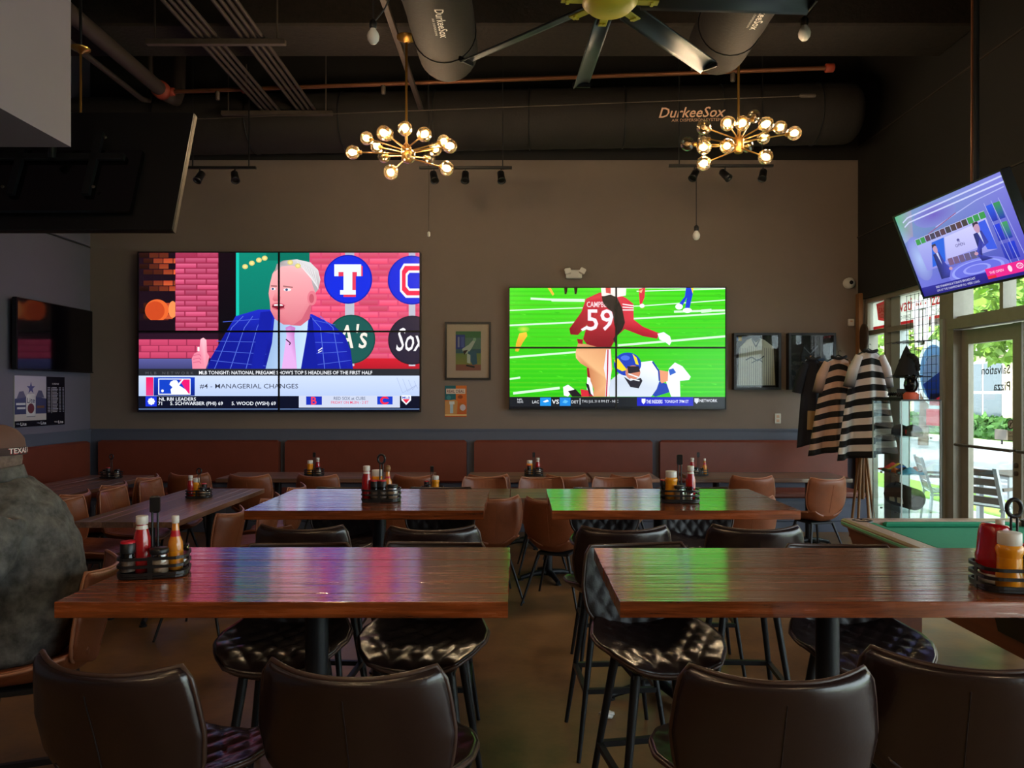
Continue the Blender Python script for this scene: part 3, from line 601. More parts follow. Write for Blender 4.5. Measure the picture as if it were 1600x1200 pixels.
A.poly([(760, 330), (960, 300), (945, 395), (900, 430), (850, 428), (780, 400)], (214, 120, 140), [(200, 96, 116)] * 6)
head = [(752, 160), (740, 210), (732, 262), (738, 300), (742, 350), (765, 395), (810, 424), (860, 426), (905, 395), (940, 330), (975, 280), (985, 200), (960, 140), (900, 104), (830, 100), (780, 118)]
A.poly(head, (236, 150, 160), [(238, 160, 164), (244, 166, 166), (230, 140, 146), (232, 142, 150), (224, 132, 142), (206, 110, 124), (206, 108, 122), (212, 116, 130), (216, 120, 132), (222, 130, 142), (226, 138, 148), (240, 160, 168), (246, 178, 182), (250, 190, 190), (250, 186, 186), (246, 176, 178)])
A.poly([(762, 150), (775, 108), (810, 90), (880, 84), (950, 100), (990, 140), (1002, 190), (992, 240), (976, 258), (962, 220), (950, 170), (910, 128), (850, 116), (800, 122)], (200, 196, 198), [(150, 140, 140)] * 3 + [(214, 212, 214)] * 4 + [(170, 162, 166)] * 3 + [(190, 180, 182)] * 4)
for k in range(7): A.line([(880 + k * 15, 96 + k * 8), (960 + k * 5, 190 + k * 8)], 3, (226, 224, 226))
A.ell(958, 286, 24, 38, (222, 120, 136)).ell(956, 288, 13, 24, (194, 86, 104))
A.line([(744, 222), (776, 224)], 7, (150, 96, 96)).line([(808, 224), (858, 230)], 7, (160, 104, 104)).ell(756, 238, 13, 7, (236, 224, 226)).ell(754, 238, 6, 6, (60, 80, 120)).ell(830, 242, 20, 8, (238, 226, 228)).ell(826, 242, 7, 7, (60, 80, 120))
A.poly([(772, 240), (752, 292), (762, 302), (792, 300), (796, 280)], (232, 138, 146), [(240, 160, 162), (214, 116, 126), (196, 96, 108), (204, 104, 116), (226, 130, 138)])
A.ell(782, 330, 32, 18, (120, 30, 46)).rect(760, 318, 806, 326, (242, 232, 232)).line([(750, 322), (768, 314), (800, 316), (818, 326)], 5, (200, 84, 104)).line([(752, 336), (780, 348), (816, 338)], 6, (206, 92, 110))
A.poly([(336, 656), (332, 600), (345, 575), (372, 560), (378, 500), (392, 492), (408, 504), (412, 570), (424, 590), (414, 630), (404, 656)], (240, 160, 178), [(230, 130, 156)] * 4 + [(250, 190, 200)] * 3 + [(232, 140, 162)] * 4)
for y in (585, 604, 622): A.line([(340, y), (372, y - 6), (380, y + 4)], 4, (206, 96, 130))
A.rect(362, 540, 372, 562, (240, 236, 240))
for x, y in ((610, 122), (645, 104), (682, 88), (712, 78), (845, 100), (885, 118)): A.glow(x, y, 15, 13, (255, 232, 150), (200, 190, 110))
# lower third
A.rect(52, 654, 1523, 690, (38, 40, 46)).text('M L B    N E T W O R K', 92, 684, 15, (84, 86, 92), 250).text("MLB TONIGHT: NATIONAL PREGAME SHOW'S TOP 5 HEADLINES OF THE FIRST HALF", 370, 683, 18, (240, 242, 248), 902, 0.02)
A.rect(52, 690, 1523, 796, (198, 212, 240), (178, 196, 232)).rect(94, 698, 132, 794, (236, 24, 92), (214, 60, 130)).rect(134, 698, 348, 794, (20, 60, 190), (10, 30, 120))
A.poly([(158, 705), (326, 705), (326, 789), (158, 789)], (232, 238, 248)).rect(163, 710, 322, 784, (18, 62, 190)).poly([(268, 710), (322, 710), (322, 784), (312, 784)], (228, 24, 110))
A.poly([(226, 786), (222, 762), (232, 750), (216, 736), (222, 722), (236, 714), (254, 714), (262, 726), (260, 738), (276, 746), (300, 762), (318, 786)], (236, 242, 250)).ell(180, 769, 7, 7, (240, 244, 250)).poly([(252, 742), (282, 710), (290, 710), (262, 748)], (236, 242, 250))
A.text('#4 - MANAGERIAL CHANGES', 374, 756, 24, (44, 48, 60), 512, 0.004)
for k in range(4): A.line([(1400 + k * 30, 700 + 6 * k), (1430 + k * 26, 780 - 8 * k), (1500, 740)], 2, (158, 172, 206))
A.rect(52, 796, 1523, 862, (10, 14, 34)).rect(52, 862, 1523, 866, (110, 140, 190)).rect(52, 866, 1523, 880, (6, 8, 20)).rect(92, 798, 150, 850, (24, 50, 210))
for k in range(8): A.ell(122 + 13 * math.cos(k * PI / 4), 824 + 13 * math.sin(k * PI / 4), 6, 6, (226, 232, 246), 10)
A.ell(122, 824, 10, 10, (226, 232, 246))
A.text('NL RBI LEADERS', 162, 820, 17, (236, 240, 248), 192, 0.02).text('71     5. SCHWARBER (PHI) 69      5. WOOD (WSH) 69', 158, 843, 18, (232, 236, 246), 612, 0.02)
A.rect(890, 794, 1416, 856, (196, 204, 226)).rect(928, 798, 1010, 842, (26, 48, 176)).text('B', 968, 840, 40, (240, 60, 80), center=True, bold=0.05).text('RED SOX at CUBS', 1072, 816, 16, (70, 80, 110), 164, 0.01).text('FRIDAY ON MLBN - 2 ET', 1058, 836, 14, (222, 60, 100), 194, 0.01).rect(1298, 798, 1378, 840, (26, 60, 190)).ell(1337, 819, 24, 21, (236, 40, 66)).ell(1338, 819, 13, 11, (26, 60, 190)).rect(1342, 810, 1364, 828, (26, 60, 190))
A.poly([(1424, 792), (1474, 792), (1474, 818), (1449, 842), (1424, 818)], (232, 236, 246)).poly([(1430, 812), (1468, 812), (1449, 834)], (224, 40, 70)).text('MLB', 1449, 810, 12, (30, 60, 180), 40, 0.03, center=True)
video_wall('video_wall', 'huge four panel screen on the grey wall showing a suited presenter with baseball emblems', ((787 - 52) / 1471, (460 - 45) / 835), (215.6, 393.5, 657, 644), A)
# --- football match
A = Art(415, 150, 1460, 738, 1, 1)
A.rect(415, 150, 1460, 738, (70, 214, 30), (40, 186, 22))
for k in range(26):
    y = 165 + k * 22; A.rect(415, y, 1460, y + 10, (62 + (k * 37) % 30, 210 - (k * 13) % 22, 28), (52, 196, 26), layer=True)
for k in range(220):
    x, y = R.uniform(415, 1440), R.uniform(180, 660); q = R.uniform(-18, 18)
    A.poly([(x, y), (x + R.uniform(14, 46), y + 1), (x + R.uniform(8, 30), y + R.uniform(3, 9))], (66 + q, 206 + q, 32 + q * 0.5), layer=(k % 40 == 0))
LW = (206, 246, 206)
for p, wd in (([(415, 262), (700, 252), (1060, 240), (1460, 212)], 5), ([(415, 334), (760, 318)], 8), ([(1010, 302), (1460, 276)], 8), ([(415, 488), (740, 462)], 9), ([(940, 430), (1460, 386)], 10), ([(436, 660), (660, 634)], 12), ([(415, 592), (470, 584)], 9), ([(520, 205), (620, 210), (760, 216)], 10), ([(620, 212), (780, 214)], 14), ([(1210, 268), (1455, 262)], 10), ([(1340, 266), (1390, 262)], 16), ([(1030, 170), (1460, 158)], 5)): A.line(p, wd, LW)
A.rect(900, 150, 1460, 156, (236, 240, 240))
for x in (690, 738): A.poly([(x - 10, 150), (x + 8, 150), (x + 6, 172), (x + 2, 184), (x - 6, 184)], (40, 20, 20))
A.poly([(600, 152), (616, 152), (634, 184), (626, 192)], (226, 180, 60))
A.poly([(1040, 160), (1072, 150), (1068, 200), (1056, 230), (1066, 250), (1052, 252), (1044, 226)], (206, 40, 60)).ell(1056, 240, 12, 10, (244, 236, 236)).poly([(1040, 170), (1060, 160), (1052, 180)], (226, 170, 130))
A.poly([(1268, 150), (1304, 150), (1300, 182), (1282, 262), (1262, 258), (1272, 200), (1246, 246), (1226, 240), (1262, 196)], (30, 60, 206)).ell(1234, 244, 18, 14, (238, 242, 248)).ell(1274, 262, 22, 12, (238, 242, 248)).poly([(1290, 150), (1304, 150), (1300, 182)], (240, 206, 40))
A.poly([(466, 372), (500, 366), (504, 384), (480, 420), (460, 460), (446, 458), (450, 420)], (232, 176, 52), [(244, 196, 60)] * 3 + [(224, 166, 48)] * 4).glow(486, 352, 30, 16, (196, 214, 70), (80, 206, 40))
# kneeling player in red, number 59
A.poly([(676, 630), (700, 618), (730, 640), (700, 676), (680, 670)], (236, 240, 244)).poly([(700, 650), (736, 640), (770, 676), (720, 676)], (30, 26, 30)).poly([(760, 640), (820, 650), (820, 676), (765, 676)], (206, 40, 56))
A.poly([(790, 540), (800, 520), (816, 640), (830, 676), (800, 676)], (150, 20, 40)).poly([(792, 580), (812, 590), (824, 676), (790, 640)], (238, 234, 236)).poly([(784, 610), (800, 618), (812, 670), (800, 660)], (30, 30, 40))
A.poly([(748, 420), (736, 462), (738, 490), (760, 516), (800, 540), (808, 600), (824, 640), (822, 676), (906, 676), (902, 600), (912, 540), (906, 446), (850, 430)], (226, 166, 112), [(206, 140, 96), (232, 178, 128), (240, 190, 138), (216, 150, 100), (196, 126, 84), (190, 120, 80), (206, 140, 94), (214, 150, 104), (220, 160, 110), (236, 184, 130), (240, 190, 136), (214, 150, 104), (196, 130, 88)])
A.poly([(884, 450), (904, 448), (908, 560), (896, 676), (878, 676), (884, 600), (872, 540)], (226, 224, 236)).line([(892, 450), (890, 560), (884, 676)], 6, (180, 24, 46))
A.poly([(852, 176), (786, 206), (764, 270), (706, 350), (712, 378), (748, 380), (792, 330), (772, 400), (790, 424), (850, 440), (902, 446), (940, 380), (972, 352), (1060, 386), (1128, 398), (1140, 372), (1060, 340), (1016, 306), (1014, 230), (976, 200), (930, 184)], (178, 22, 44), [(186, 30, 52), (200, 40, 60), (170, 20, 42), (130, 10, 30), (120, 8, 26), (140, 14, 34), (160, 20, 40), (150, 16, 38), (130, 10, 30), (130, 10, 30), (120, 8, 28), (140, 12, 34), (160, 20, 42), (150, 14, 36), (160, 18, 40), (196, 36, 58), (190, 30, 52), (206, 44, 64), (204, 46, 66), (200, 40, 60), (196, 34, 56)])
A.poly([(742, 398), (772, 402), (770, 424), (748, 420)], (150, 18, 38))
for k in range(3): A.line([(962, 232 + k * 14), (1016, 240 + k * 10)], 5, (240, 236, 240))
A.poly([(1130, 374), (1160, 366), (1190, 386), (1198, 412), (1188, 430), (1168, 414), (1140, 402)], (232, 238, 246)).poly([(762, 352), (792, 334), (790, 352), (770, 362)], (226, 228, 236))
A.text('59', 788, 356, 100, (236, 226, 240), 130, 0.03).text('CAMPBELL', 790, 246, 26, (238, 214, 222), 120, 0.02)
A.poly([(858, 150), (980, 150), (978, 190), (930, 200), (862, 192)], (232, 226, 222)).poly([(880, 150), (905, 150), (905, 182), (882, 178)], (196, 60, 60))
A.poly([(862, 196), (905, 186), (936, 200), (960, 250), (974, 320), (962, 352), (940, 380), (922, 330), (914, 270), (890, 252), (868, 226)], (18, 14, 18)).poly([(944, 360), (930, 410), (936, 440), (916, 400)], (22, 16, 20))
# fallen player in white with a blue and yellow helmet
A.poly([(1090, 660), (1130, 600), (1190, 620), (1186, 655), (1120, 676)], (24, 60, 170)).poly([(1186, 540), (1214, 512), (1250, 530), (1290, 580), (1282, 596), (1238, 600), (1240, 676), (1196, 676), (1170, 600)], (234, 240, 246)).poly([(1140, 548), (1182, 556), (1180, 600), (1150, 612), (1130, 580)], (226, 150, 112)).poly([(1184, 546), (1206, 540), (1220, 560), (1190, 574)], (40, 90, 190))
A.poly([(896, 640), (906, 596), (950, 560), (1050, 510), (1104, 504), (1134, 540), (1140, 600), (1126, 640), (1100, 676), (900, 676)], (214, 224, 236), [(196, 208, 224)] * 3 + [(236, 242, 248)] * 3 + [(206, 216, 230)] * 4).line([(1106, 508), (1136, 552), (1140, 600)], 8, (30, 60, 160))
A.ell(986, 520, 66, 56, (28, 62, 178)).poly([(922, 500), (940, 492), (962, 520), (984, 548), (960, 554), (934, 540)], (240, 214, 40)).poly([(1010, 470), (1030, 490), (1040, 524), (1026, 520)], (240, 214, 40)).ell(975, 490, 22, 12, (70, 110, 220))
A.ell(1012, 560, 36, 34, (206, 130, 104)).poly([(984, 530), (1040, 530), (1046, 556), (990, 566)], (40, 34, 44)).poly([(968, 580), (1000, 600), (1050, 586), (1058, 600), (1040, 636), (1000, 630)], (34, 32, 44)).line([(990, 566), (1040, 584)], 6, (230, 234, 240)).line([(1000, 590), (1044, 600)], 5, (230, 234, 240))
A.rect(415, 677, 1460, 738, (24, 28, 34)).rect(566, 680, 618, 720, (30, 140, 220)).rect(660, 680, 712, 720, (30, 130, 214)).text('LAC', 528, 708, 14, (226, 230, 236), 32).text('VS', 622, 710, 20, (240, 242, 246), 34, 0.03).text('DET', 716, 708, 14, (226, 230, 236), 34).rect(756, 684, 759, 714, (210, 214, 220)).text('THU JUL 31 8 PM ET - NBC', 766, 704, 12, (214, 218, 224), 176).text('NFL', 456, 694, 9, (220, 224, 230), 26).text('NEWS', 456, 706, 9, (220, 224, 230), 28)
A.poly([(578, 700), (600, 690), (608, 698), (590, 704)], (230, 238, 250)).poly([(672, 704), (684, 690), (702, 698), (690, 708)], (90, 180, 240))
A.rect(1032, 679, 1302, 720, (24, 30, 190)).text('THE INSIDERS', 1076, 708, 17, (240, 244, 250), 78, 0.03).text('TONIGHT 7PM ET', 1164, 706, 14, (236, 240, 250), 116, 0.01).poly([(1054, 686), (1072, 686), (1072, 702), (1063, 712), (1054, 702)], (234, 238, 248)).poly([(1308, 684), (1328, 684), (1328, 700), (1318, 710), (1308, 700)], (210, 216, 236)).text('NETWORK', 1332, 702, 14, (226, 230, 240), 86, 0.02)
A.rect(415, 724, 1460, 738, (12, 14, 18))
video_wall('video_wall', 'wide four panel screen on the grey wall showing green football field with player number 59', ((931 - 415) / 1045, (441 - 150) / 588), (795, 448.5, 1134.5, 640), A)
# --- television hung near the windows
TVL = Vector((3.123, 5.222, 2.729)); o = thing('hanging_tv', TVL, 'television tilted down from a ceiling pole near the windows, blue studio picture', 'television')
W_, H_ = 1.24, 0.70; RT = Euler((0.372, 0, -1.531), 'XYZ')
def tvp(b, n, m): return b.build(n, m, o, (0, 0, 0), RT)
tvp(MB().box((0, 0.03, 0), (W_, 0.05, H_), ch=0.006), 'back_shell', M_blk)
fr = MB()
for q, r in (((0, 0, H_ / 2 - 0.006), (W_, 0.02, 0.012)), ((0, 0, -H_ / 2 + 0.008), (W_, 0.02, 0.016)), ((-W_ / 2 + 0.006, 0, 0), (0.012, 0.02, H_)), ((W_ / 2 - 0.006, 0, 0), (0.012, 0.02, H_))): fr.box(q, r)
tvp(fr, 'bezel', M_blk); tvp(MB().box((0, 0.09, 0), (0.5, 0.08, 0.35), ch=0.01), 'mount', M_metal)
MB().tube([(0.12, 0, 0.05), (0.12, 0, ZC - TVL.z)], 0.024, 12).build('ceiling_pole', M_metal, o)
MB().tube([(0.08, -0.02, 0.2), (0.09, -0.02, ZC - TVL.z)], 0.008, 6).build('cable', M_copper, o)
A = Art(0, 0, 1600, 900, W_ - 0.02, H_ - 0.024)
A.poly([(0, 0), (1600, 0), (1600, 900), (0, 900)], 0, [(120, 150, 190), (130, 130, 220), (70, 60, 190), (110, 110, 220)])
A.poly([(0, 0), (300, 0), (180, 260), (0, 300)], 0, [(90, 180, 130), (150, 150, 190), (150, 140, 180), (150, 170, 220)]).glow(600, 130, 330, 110, (110, 90, 190), (124, 130, 206)).glow(150, 500, 170, 240, (168, 190, 240), (124, 130, 210))
for y in (60, 110): A.line([(100, y + 30), (200, y), (1580, y - 20)], 14, (200, 206, 246))
A.line([(560, 250), (1200, 150), (1560, 130)], 10, (170, 176, 236)).line([(420, 290), (900, 190)], 8, (150, 80, 130))
A.poly([(180, 300), (1240, 262), (1240, 620), (200, 640)], 0, [(170, 176, 236), (190, 190, 244), (150, 150, 230), (140, 140, 226)])
A.poly([(420, 380), (620, 370), (520, 600), (300, 620)], (40, 96, 220)).poly([(1060, 350), (1220, 340), (1240, 620), (1120, 600)], (60, 90, 224)).poly([(630, 372), (1130, 345), (1010, 560), (540, 590)], 0, [(196, 196, 246), (206, 204, 250), (186, 184, 240), (180, 178, 238)])
for k in range(13): A.rect(190 + k * 82, 300 - k * 3, 262 + k * 82, 362 - k * 3, (60, 150, 80) if k in (0, 1, 10, 11, 12) else (70 + 10 * (k % 3), 60, 100 - 4 * k)).line([(190 + k * 82, 300 - k * 3), (262 + k * 82, 300 - k * 3)], 5, (190, 190, 236))
A.text('THE', 800, 462, 16, (60, 50, 120), center=True).text('OPEN', 800, 500, 30, (60, 50, 120), 130, center=True).ell(800, 436, 20, 12, (90, 84, 150))
for k in range(6): A.rect(560 + k * 82, 580, 632 + k * 82, 650, (120 - 6 * k, 90, 130)).rect(560 + k * 82, 660, 632 + k * 82, 720, (110, 110, 200))
for k, c_ in enumerate(((50, 90, 230), (60, 150, 80), (40, 60, 220), (70, 160, 90), (60, 70, 190), (36, 60, 210))): A.rect(1290 + 90 * (k % 2), 230 + 180 * (k // 2), 1370 + 90 * (k % 2), 380 + 180 * (k // 2), c_, (40, 50, 170))
for x in (1280, 1370, 1460): A.line([(x, 200), (x + 60, 780)], 6, (170, 176, 240))
A.ell(900, 760, 420, 110, (120, 124, 226), 36).ell(900, 755, 360, 90, (150, 160, 244), 36).ell(900, 752, 320, 78, (104, 110, 222), 36).ell(900, 748, 190, 46, (150, 156, 244), 30).ell(900, 746, 150, 34, (112, 118, 226), 30)
def host(x, y, s, m):
    A.poly([(x - 60 * s, y + 70), (x + 40 * s, y + 60), (x + 70 * s, y + 180), (x + 120 * m, y + 250), (x + 60 * s, y + 330), (x - 70 * s, y + 330)], 0, [(40, 44, 110), (56, 60, 150), (60, 66, 170), (70, 76, 190), (50, 54, 140), (34, 36, 100)])
    A.poly([(x - 10, y + 66), (x + 22, y + 62), (x + 20, y + 190)], (200, 206, 246)).ell(x, y + 20, 34 * s, 46 * s, (190, 150, 180)).poly([(x - 36 * s, y + 12), (x - 30 * s, y - 26), (x + 30 * s, y - 30), (x + 34 * s, y - 4), (x, y - 10)], (60, 46, 70)).ell(x + 120 * m, y + 250, 26, 16, (196, 150, 176))
host(440, 430, 1.0, 1); host(1090, 360, 1.15, -1)
A.rect(0, 800, 1600, 900, (46, 42, 150), (36, 30, 120)).rect(1000, 770, 1600, 868, (232, 40, 140)).rect(1000, 840, 1110, 868, (226, 40, 60)).text('2025 STANDINGS & TODAYS BROADCAST', 240, 838, 22, (226, 226, 250), 600).text('LIVE AT THE CHAMPIONSHIP ALL WEEK LONG', 240, 876, 22, (210, 210, 246), 640).text('THE OPEN', 1040, 826, 24, (250, 220, 240), 180).ell(1300, 816, 24, 30, (250, 220, 240)).ell(1420, 812, 40, 26, (250, 220, 240)).ell(1420, 812, 32, 18, (232, 40, 140)).text('LIVE', 1420, 820, 18, (250, 230, 240), 46, center=True)
A.build('picture', M_screen2, o, Vector((0, -0.011, 0.002)) @ RT.to_matrix().transposed() if False else RT.to_matrix() @ Vector((0, 0.002, 0.002)), RT)
# --- dark television and poster on the side wall
o = thing('wall_tv', (XL + 0.09, 8.46, 2.29), 'switched off black television mounted on the blue grey side wall', 'television', PI / 2)
MB().box((0, 0.0, 0), (1.38, 0.05, 0.77), ch=0.006).build('back_shell', M_blk, o); MB().box((0, -0.026, 0.004), (1.36, 0.006, 0.745)).build('screen', M_off, o); MB().box((0, 0.05, 0), (0.5, 0.07, 0.3)).build('wall_bracket', M_metal, o)
MB().box((0, -0.03, -0.378), (1.38, 0.012, 0.012)).build('lower_bezel', M_gloss, o)
o = thing('wall_poster', (XL + 0.013, 8.32, 1.565), 'black and white beer schedule poster with silver can under the dark television', 'poster', PI / 2)
MB().box((0, 0.005, 0), (0.87, 0.008, 0.56)).build('sheet', M_white, o)
A = Art(0, 0, 310, 200, 0.87, 0.56)
A.rect(0, 0, 310, 200, (14, 14, 30)).rect(0, 0, 188, 176, (186, 182, 206), (206, 200, 206)).poly([(0, 90), (70, 80), (120, 80), (188, 90), (188, 150), (0, 150)], (66, 70, 112)).rect(0, 150, 188, 176, (206, 200, 202))
A.poly([(10, 90), (26, 62), (50, 60), (64, 84)], (96, 96, 126)).poly([(122, 84), (140, 56), (160, 58), (176, 86)], (90, 92, 124)).rect(8, 106, 62, 114, (226, 226, 236)).rect(14, 122, 62, 130, (216, 216, 230)).rect(130, 118, 176, 128, (120, 84, 66))
st = []
for k in range(10): rr = 26 if k % 2 == 0 else 10; st.append((94 + rr * math.sin(k * PI / 5), 48 - rr * math.cos(k * PI / 5)))
A.poly(st, (70, 76, 140)).poly([(66, 80), (74, 72), (114, 72), (122, 80), (122, 158), (114, 164), (74, 164), (66, 158)], 0, [(236, 234, 236)] * 3 + [(196, 196, 206)] * 2 + [(220, 220, 226)] * 3).ell(94, 128, 20, 20, (112, 50, 54)).text('Lite', 94, 106, 20, (36, 40, 90), 46, 0.03, center=True).rect(68, 158, 120, 163, (150, 150, 160))
A.text('SCHEDULE', 248, 32, 6, (230, 230, 240), 44, center=True)
for k in range(17): A.rect(196, 44 + k * 6.2, 214, 46.6 + k * 6.2, (170, 170, 186)).rect(226, 44 + k * 6.2, 256 + (k * 7) % 10, 46.6 + k * 6.2, (190, 190, 204)).rect(270, 44 + k * 6.2, 284, 46.6 + k * 6.2, (160, 160, 178)).rect(294, 44 + k * 6.2, 304, 46.6 + k * 6.2, (160, 160, 178))
A.rect(220, 44, 222, 150, (220, 220, 230))
for x in (40, 160, 272): A.text('Lite', x - 8, 194, 12, (226, 226, 236), 34, 0.03).text('Miller', x - 32, 190, 6, (206, 206, 220), 22)
A.build('print', M_printg, o, (0, 0.0, 0))
# --- framed pieces on the grey wall
def frame(nm, px, label, cat, fw=0.025, dp=0.03, fm=M_blk):
    x0, y0, x1, y1 = px; d = 9.28; W = X(x1, d) - X(x0, d); H = Z(y0, d) - Z(y1, d)
    o = thing(nm, (X((x0 + x1) / 2, d), YB - dp / 2 - 0.002, Z((y0 + y1) / 2, d)), label, cat)
    b = MB()
    for q, r in (((0, 0, H / 2 - fw / 2), (W, dp, fw)), ((0, 0, -H / 2 + fw / 2), (W, dp, fw)), ((-W / 2 + fw / 2, 0, 0), (fw, dp, H - 2 * fw)), ((W / 2 - fw / 2, 0, 0), (fw, dp, H - 2 * fw))): b.box(q, r)
    b.build('frame', fm, o); MB().box((0, dp / 2 - 0.004, 0), (W - 2 * fw, 0.006, H - 2 * fw)).build('backing', M_white if dp < 0.05 else M_darkcloth, o)
    return o, W - 2 * fw, H - 2 * fw, dp
o, W, H, dp = frame('framed_picture', (695, 503, 767, 593.5), 'black framed baseball picture with cream mat between the two big screens', 'picture')
A = Art(0, 0, 100, 125, W, H)
A.rect(0, 0, 100, 125, (206, 178, 158), (196, 166, 156)).rect(21, 17, 81, 108, (96, 130, 120)).rect(21, 17, 81, 32, (70, 120, 80)).rect(21, 25, 43, 60, (46, 60, 150)).rect(26, 30, 30, 54, (150, 150, 190)).rect(34, 30, 41, 54, (80, 96, 180)).rect(21, 60, 81, 94, (110, 140, 84), (150, 140, 80)).rect(21, 94, 81, 108, (156, 92, 82)).rect(21, 58, 81, 68, (60, 96, 116))
A.poly([(38, 64), (36, 58), (52, 48), (64, 36), (68, 40), (58, 58), (52, 66), (44, 70)], (196, 204, 198)).poly([(50, 64), (70, 62), (72, 92), (62, 96), (52, 80)], (60, 100, 130)).poly([(48, 68), (56, 72), (56, 92), (48, 90)], (206, 210, 206)).poly([(38, 62), (50, 60), (42, 72)], (60, 40, 36)).line([(46, 96), (66, 100)], 4, (40, 40, 46)).ell(66, 36, 4, 4, (150, 190, 160))
A.build('print', M_print, o, (0, dp / 2 - 0.008, 0)); MB().box((0, -0.004, 0), (W, 0.002, H)).build('glass', M_glass, o)
o = thing('paper_poster', (X(712, 9.28), YB - 0.006, Z(627, 9.28)), 'small orange and teal paper poster below the framed baseball picture', 'poster')
W, H = 34 / FPX * 9.28, 49 / FPX * 9.28; MB().box((0, 0.002, 0), (W, 0.004, H)).build('sheet', M_white, o)
A = Art(0, 0, 68, 100, W, H)
A.rect(0, 0, 68, 100, (226, 120, 44), (206, 96, 40)).rect(0, 0, 34, 46, (30, 104, 116)).rect(4, 10, 64, 26, (226, 206, 190)).text('REAL DEAL', 34, 23, 10, (120, 60, 60), 54, 0.03, center=True).poly([(0, 50), (30, 44), (40, 50), (38, 90), (0, 94)], (206, 150, 90)).rect(14, 50, 30, 60, (220, 224, 226)).rect(16, 60, 26, 88, (180, 206, 220)).rect(44, 56, 58, 84, (190, 110, 40)).ell(56, 70, 9, 10, (206, 196, 206)).ell(48, 36, 8, 6, (150, 70, 30)).ell(12, 38, 7, 7, (60, 140, 150)).rect(0, 92, 68, 96, (250, 220, 150))
A.build('print', M_print, o, (0, -0.001, 0))
def jersey(px, label, base, stripe, dark):
    o, W, H, dp = frame('framed_jersey', px, label, 'framed jersey', 0.03, 0.10)
    P = [(12, 24), (30, 8), (40, 5), (50, 14), (60, 5), (70, 8), (92, 22), (96, 98), (6, 98)] if not dark else [(30, 100), (28, 40), (34, 22), (40, 16), (50, 30), (62, 16), (68, 22), (74, 40), (72, 100)]
    M = Matrix.Translation((-W / 2, dp / 2 - 0.008, H / 2)) @ Matrix(((W / 100, 0, 0, 0), (0, 0, 1, 0), (0, -H / 102, 0, 0), (0, 0, 0, 1)))
    MB().prism(P, -0.022, 0.0, M).build('jersey', M_darkcloth if dark else M_white, o)
    A = Art(0, 0, 100, 102, W, H); A.poly(P, base)
    if stripe:
        for k in range(17): x = 9 + k * 5.1; A.line([(x, 20 if 34 < x < 66 else 24), (x - 0.5, 97)], 1.1, stripe)
        A.line([(40, 6), (50, 22), (60, 6)], 3, (90, 100, 110)).line([(50, 22), (50, 97)], 1.6, (150, 156, 160)).rect(8, 2, 16, 10, (226, 180, 60)).rect(2, 2, 8, 10, (60, 90, 160))
        A.line([(26, 48), (40, 42), (54, 50), (70, 40)], 2.4, (70, 80, 90)).line([(40, 54), (56, 46), (66, 52)], 2, (80, 90, 100))
    else:
        A.line([(34, 22), (50, 36), (68, 20)], 2.2, (90, 96, 110)).line([(38, 50), (48, 44), (56, 52), (66, 46)], 3, (206, 210, 216)).line([(42, 58), (60, 54)], 2.2, (200, 206, 212)).rect(28, 90, 74, 93, (120, 120, 130))
    A.build('print', M_cloth, o, (0, dp / 2 - 0.031, 0)); MB().box((0, -0.04, 0), (W, 0.003, H)).build('glass', M_glass, o)
jersey((1144, 521, 1217, 609), 'black shadow box holding a white pinstriped signed baseball jersey', (214, 216, 212), (120, 126, 136), False)
jersey((1229, 521, 1302, 609), 'black shadow box holding a dark signed jersey beside the striped shirts', (40, 42, 54), None, True)
o = thing('emergency_light', (X(899, 9.28), YB - 0.035, Z(429, 9.28)), 'small cream emergency light with tilted lamp above the football screen', 'emergency light')
MB().box((-0.02, 0, 0), (0.20, 0.06, 0.11), ch=0.01).build('housing', M_white, o)
for x, a_ in ((0.085, 0.5), (-0.10, -0.2)): MB().box((x, -0.045, 0.035), (0.075, 0.05, 0.075), Euler((0, a_, 0)), ch=0.012).build('lamp_head', M_white, o)
o = thing('wall_outlet', (X(1216, 9.28), YB - 0.004, Z(654, 9.28)), 'white power outlet plate above the slate blue panel', 'outlet')
MB().box((0, 0, 0), (0.075, 0.008, 0.125), ch=0.003).build('plate', M_white, o)
for z in (-0.027, 0.027): MB().box((0, -0.004, z), (0.036, 0.006, 0.034), ch=0.002).build('socket', M_cream, o)
o = thing('security_camera', (X(1331, 9.2), YB - 0.05, Z(441, 9.2)), 'small white dome security camera high beside the window corner', 'camera')
MB().lathe([(0.07, -0.05), (0.07, -0.01), (0.055, 0.02), (0.03, 0.04)], 18, (0, 0, 0), (0, -1, 0)).build('body', M_white, o); MB().ball((0, -0.035, 0), 0.026).build('lens', M_gloss, o)
o = thing('sensor_box', (X(1334, 9.2), YB - 0.02, Z(503, 9.2)), 'small white sensor box on the wall beside the oak corner trim', 'sensor')
MB().box((0, 0, 0), (0.07, 0.03, 0.09), ch=0.006).build('cover', M_white, o); MB().box((0, -0.017, 0.015), (0.03, 0.006, 0.02)).build('grille', M_cream, o)
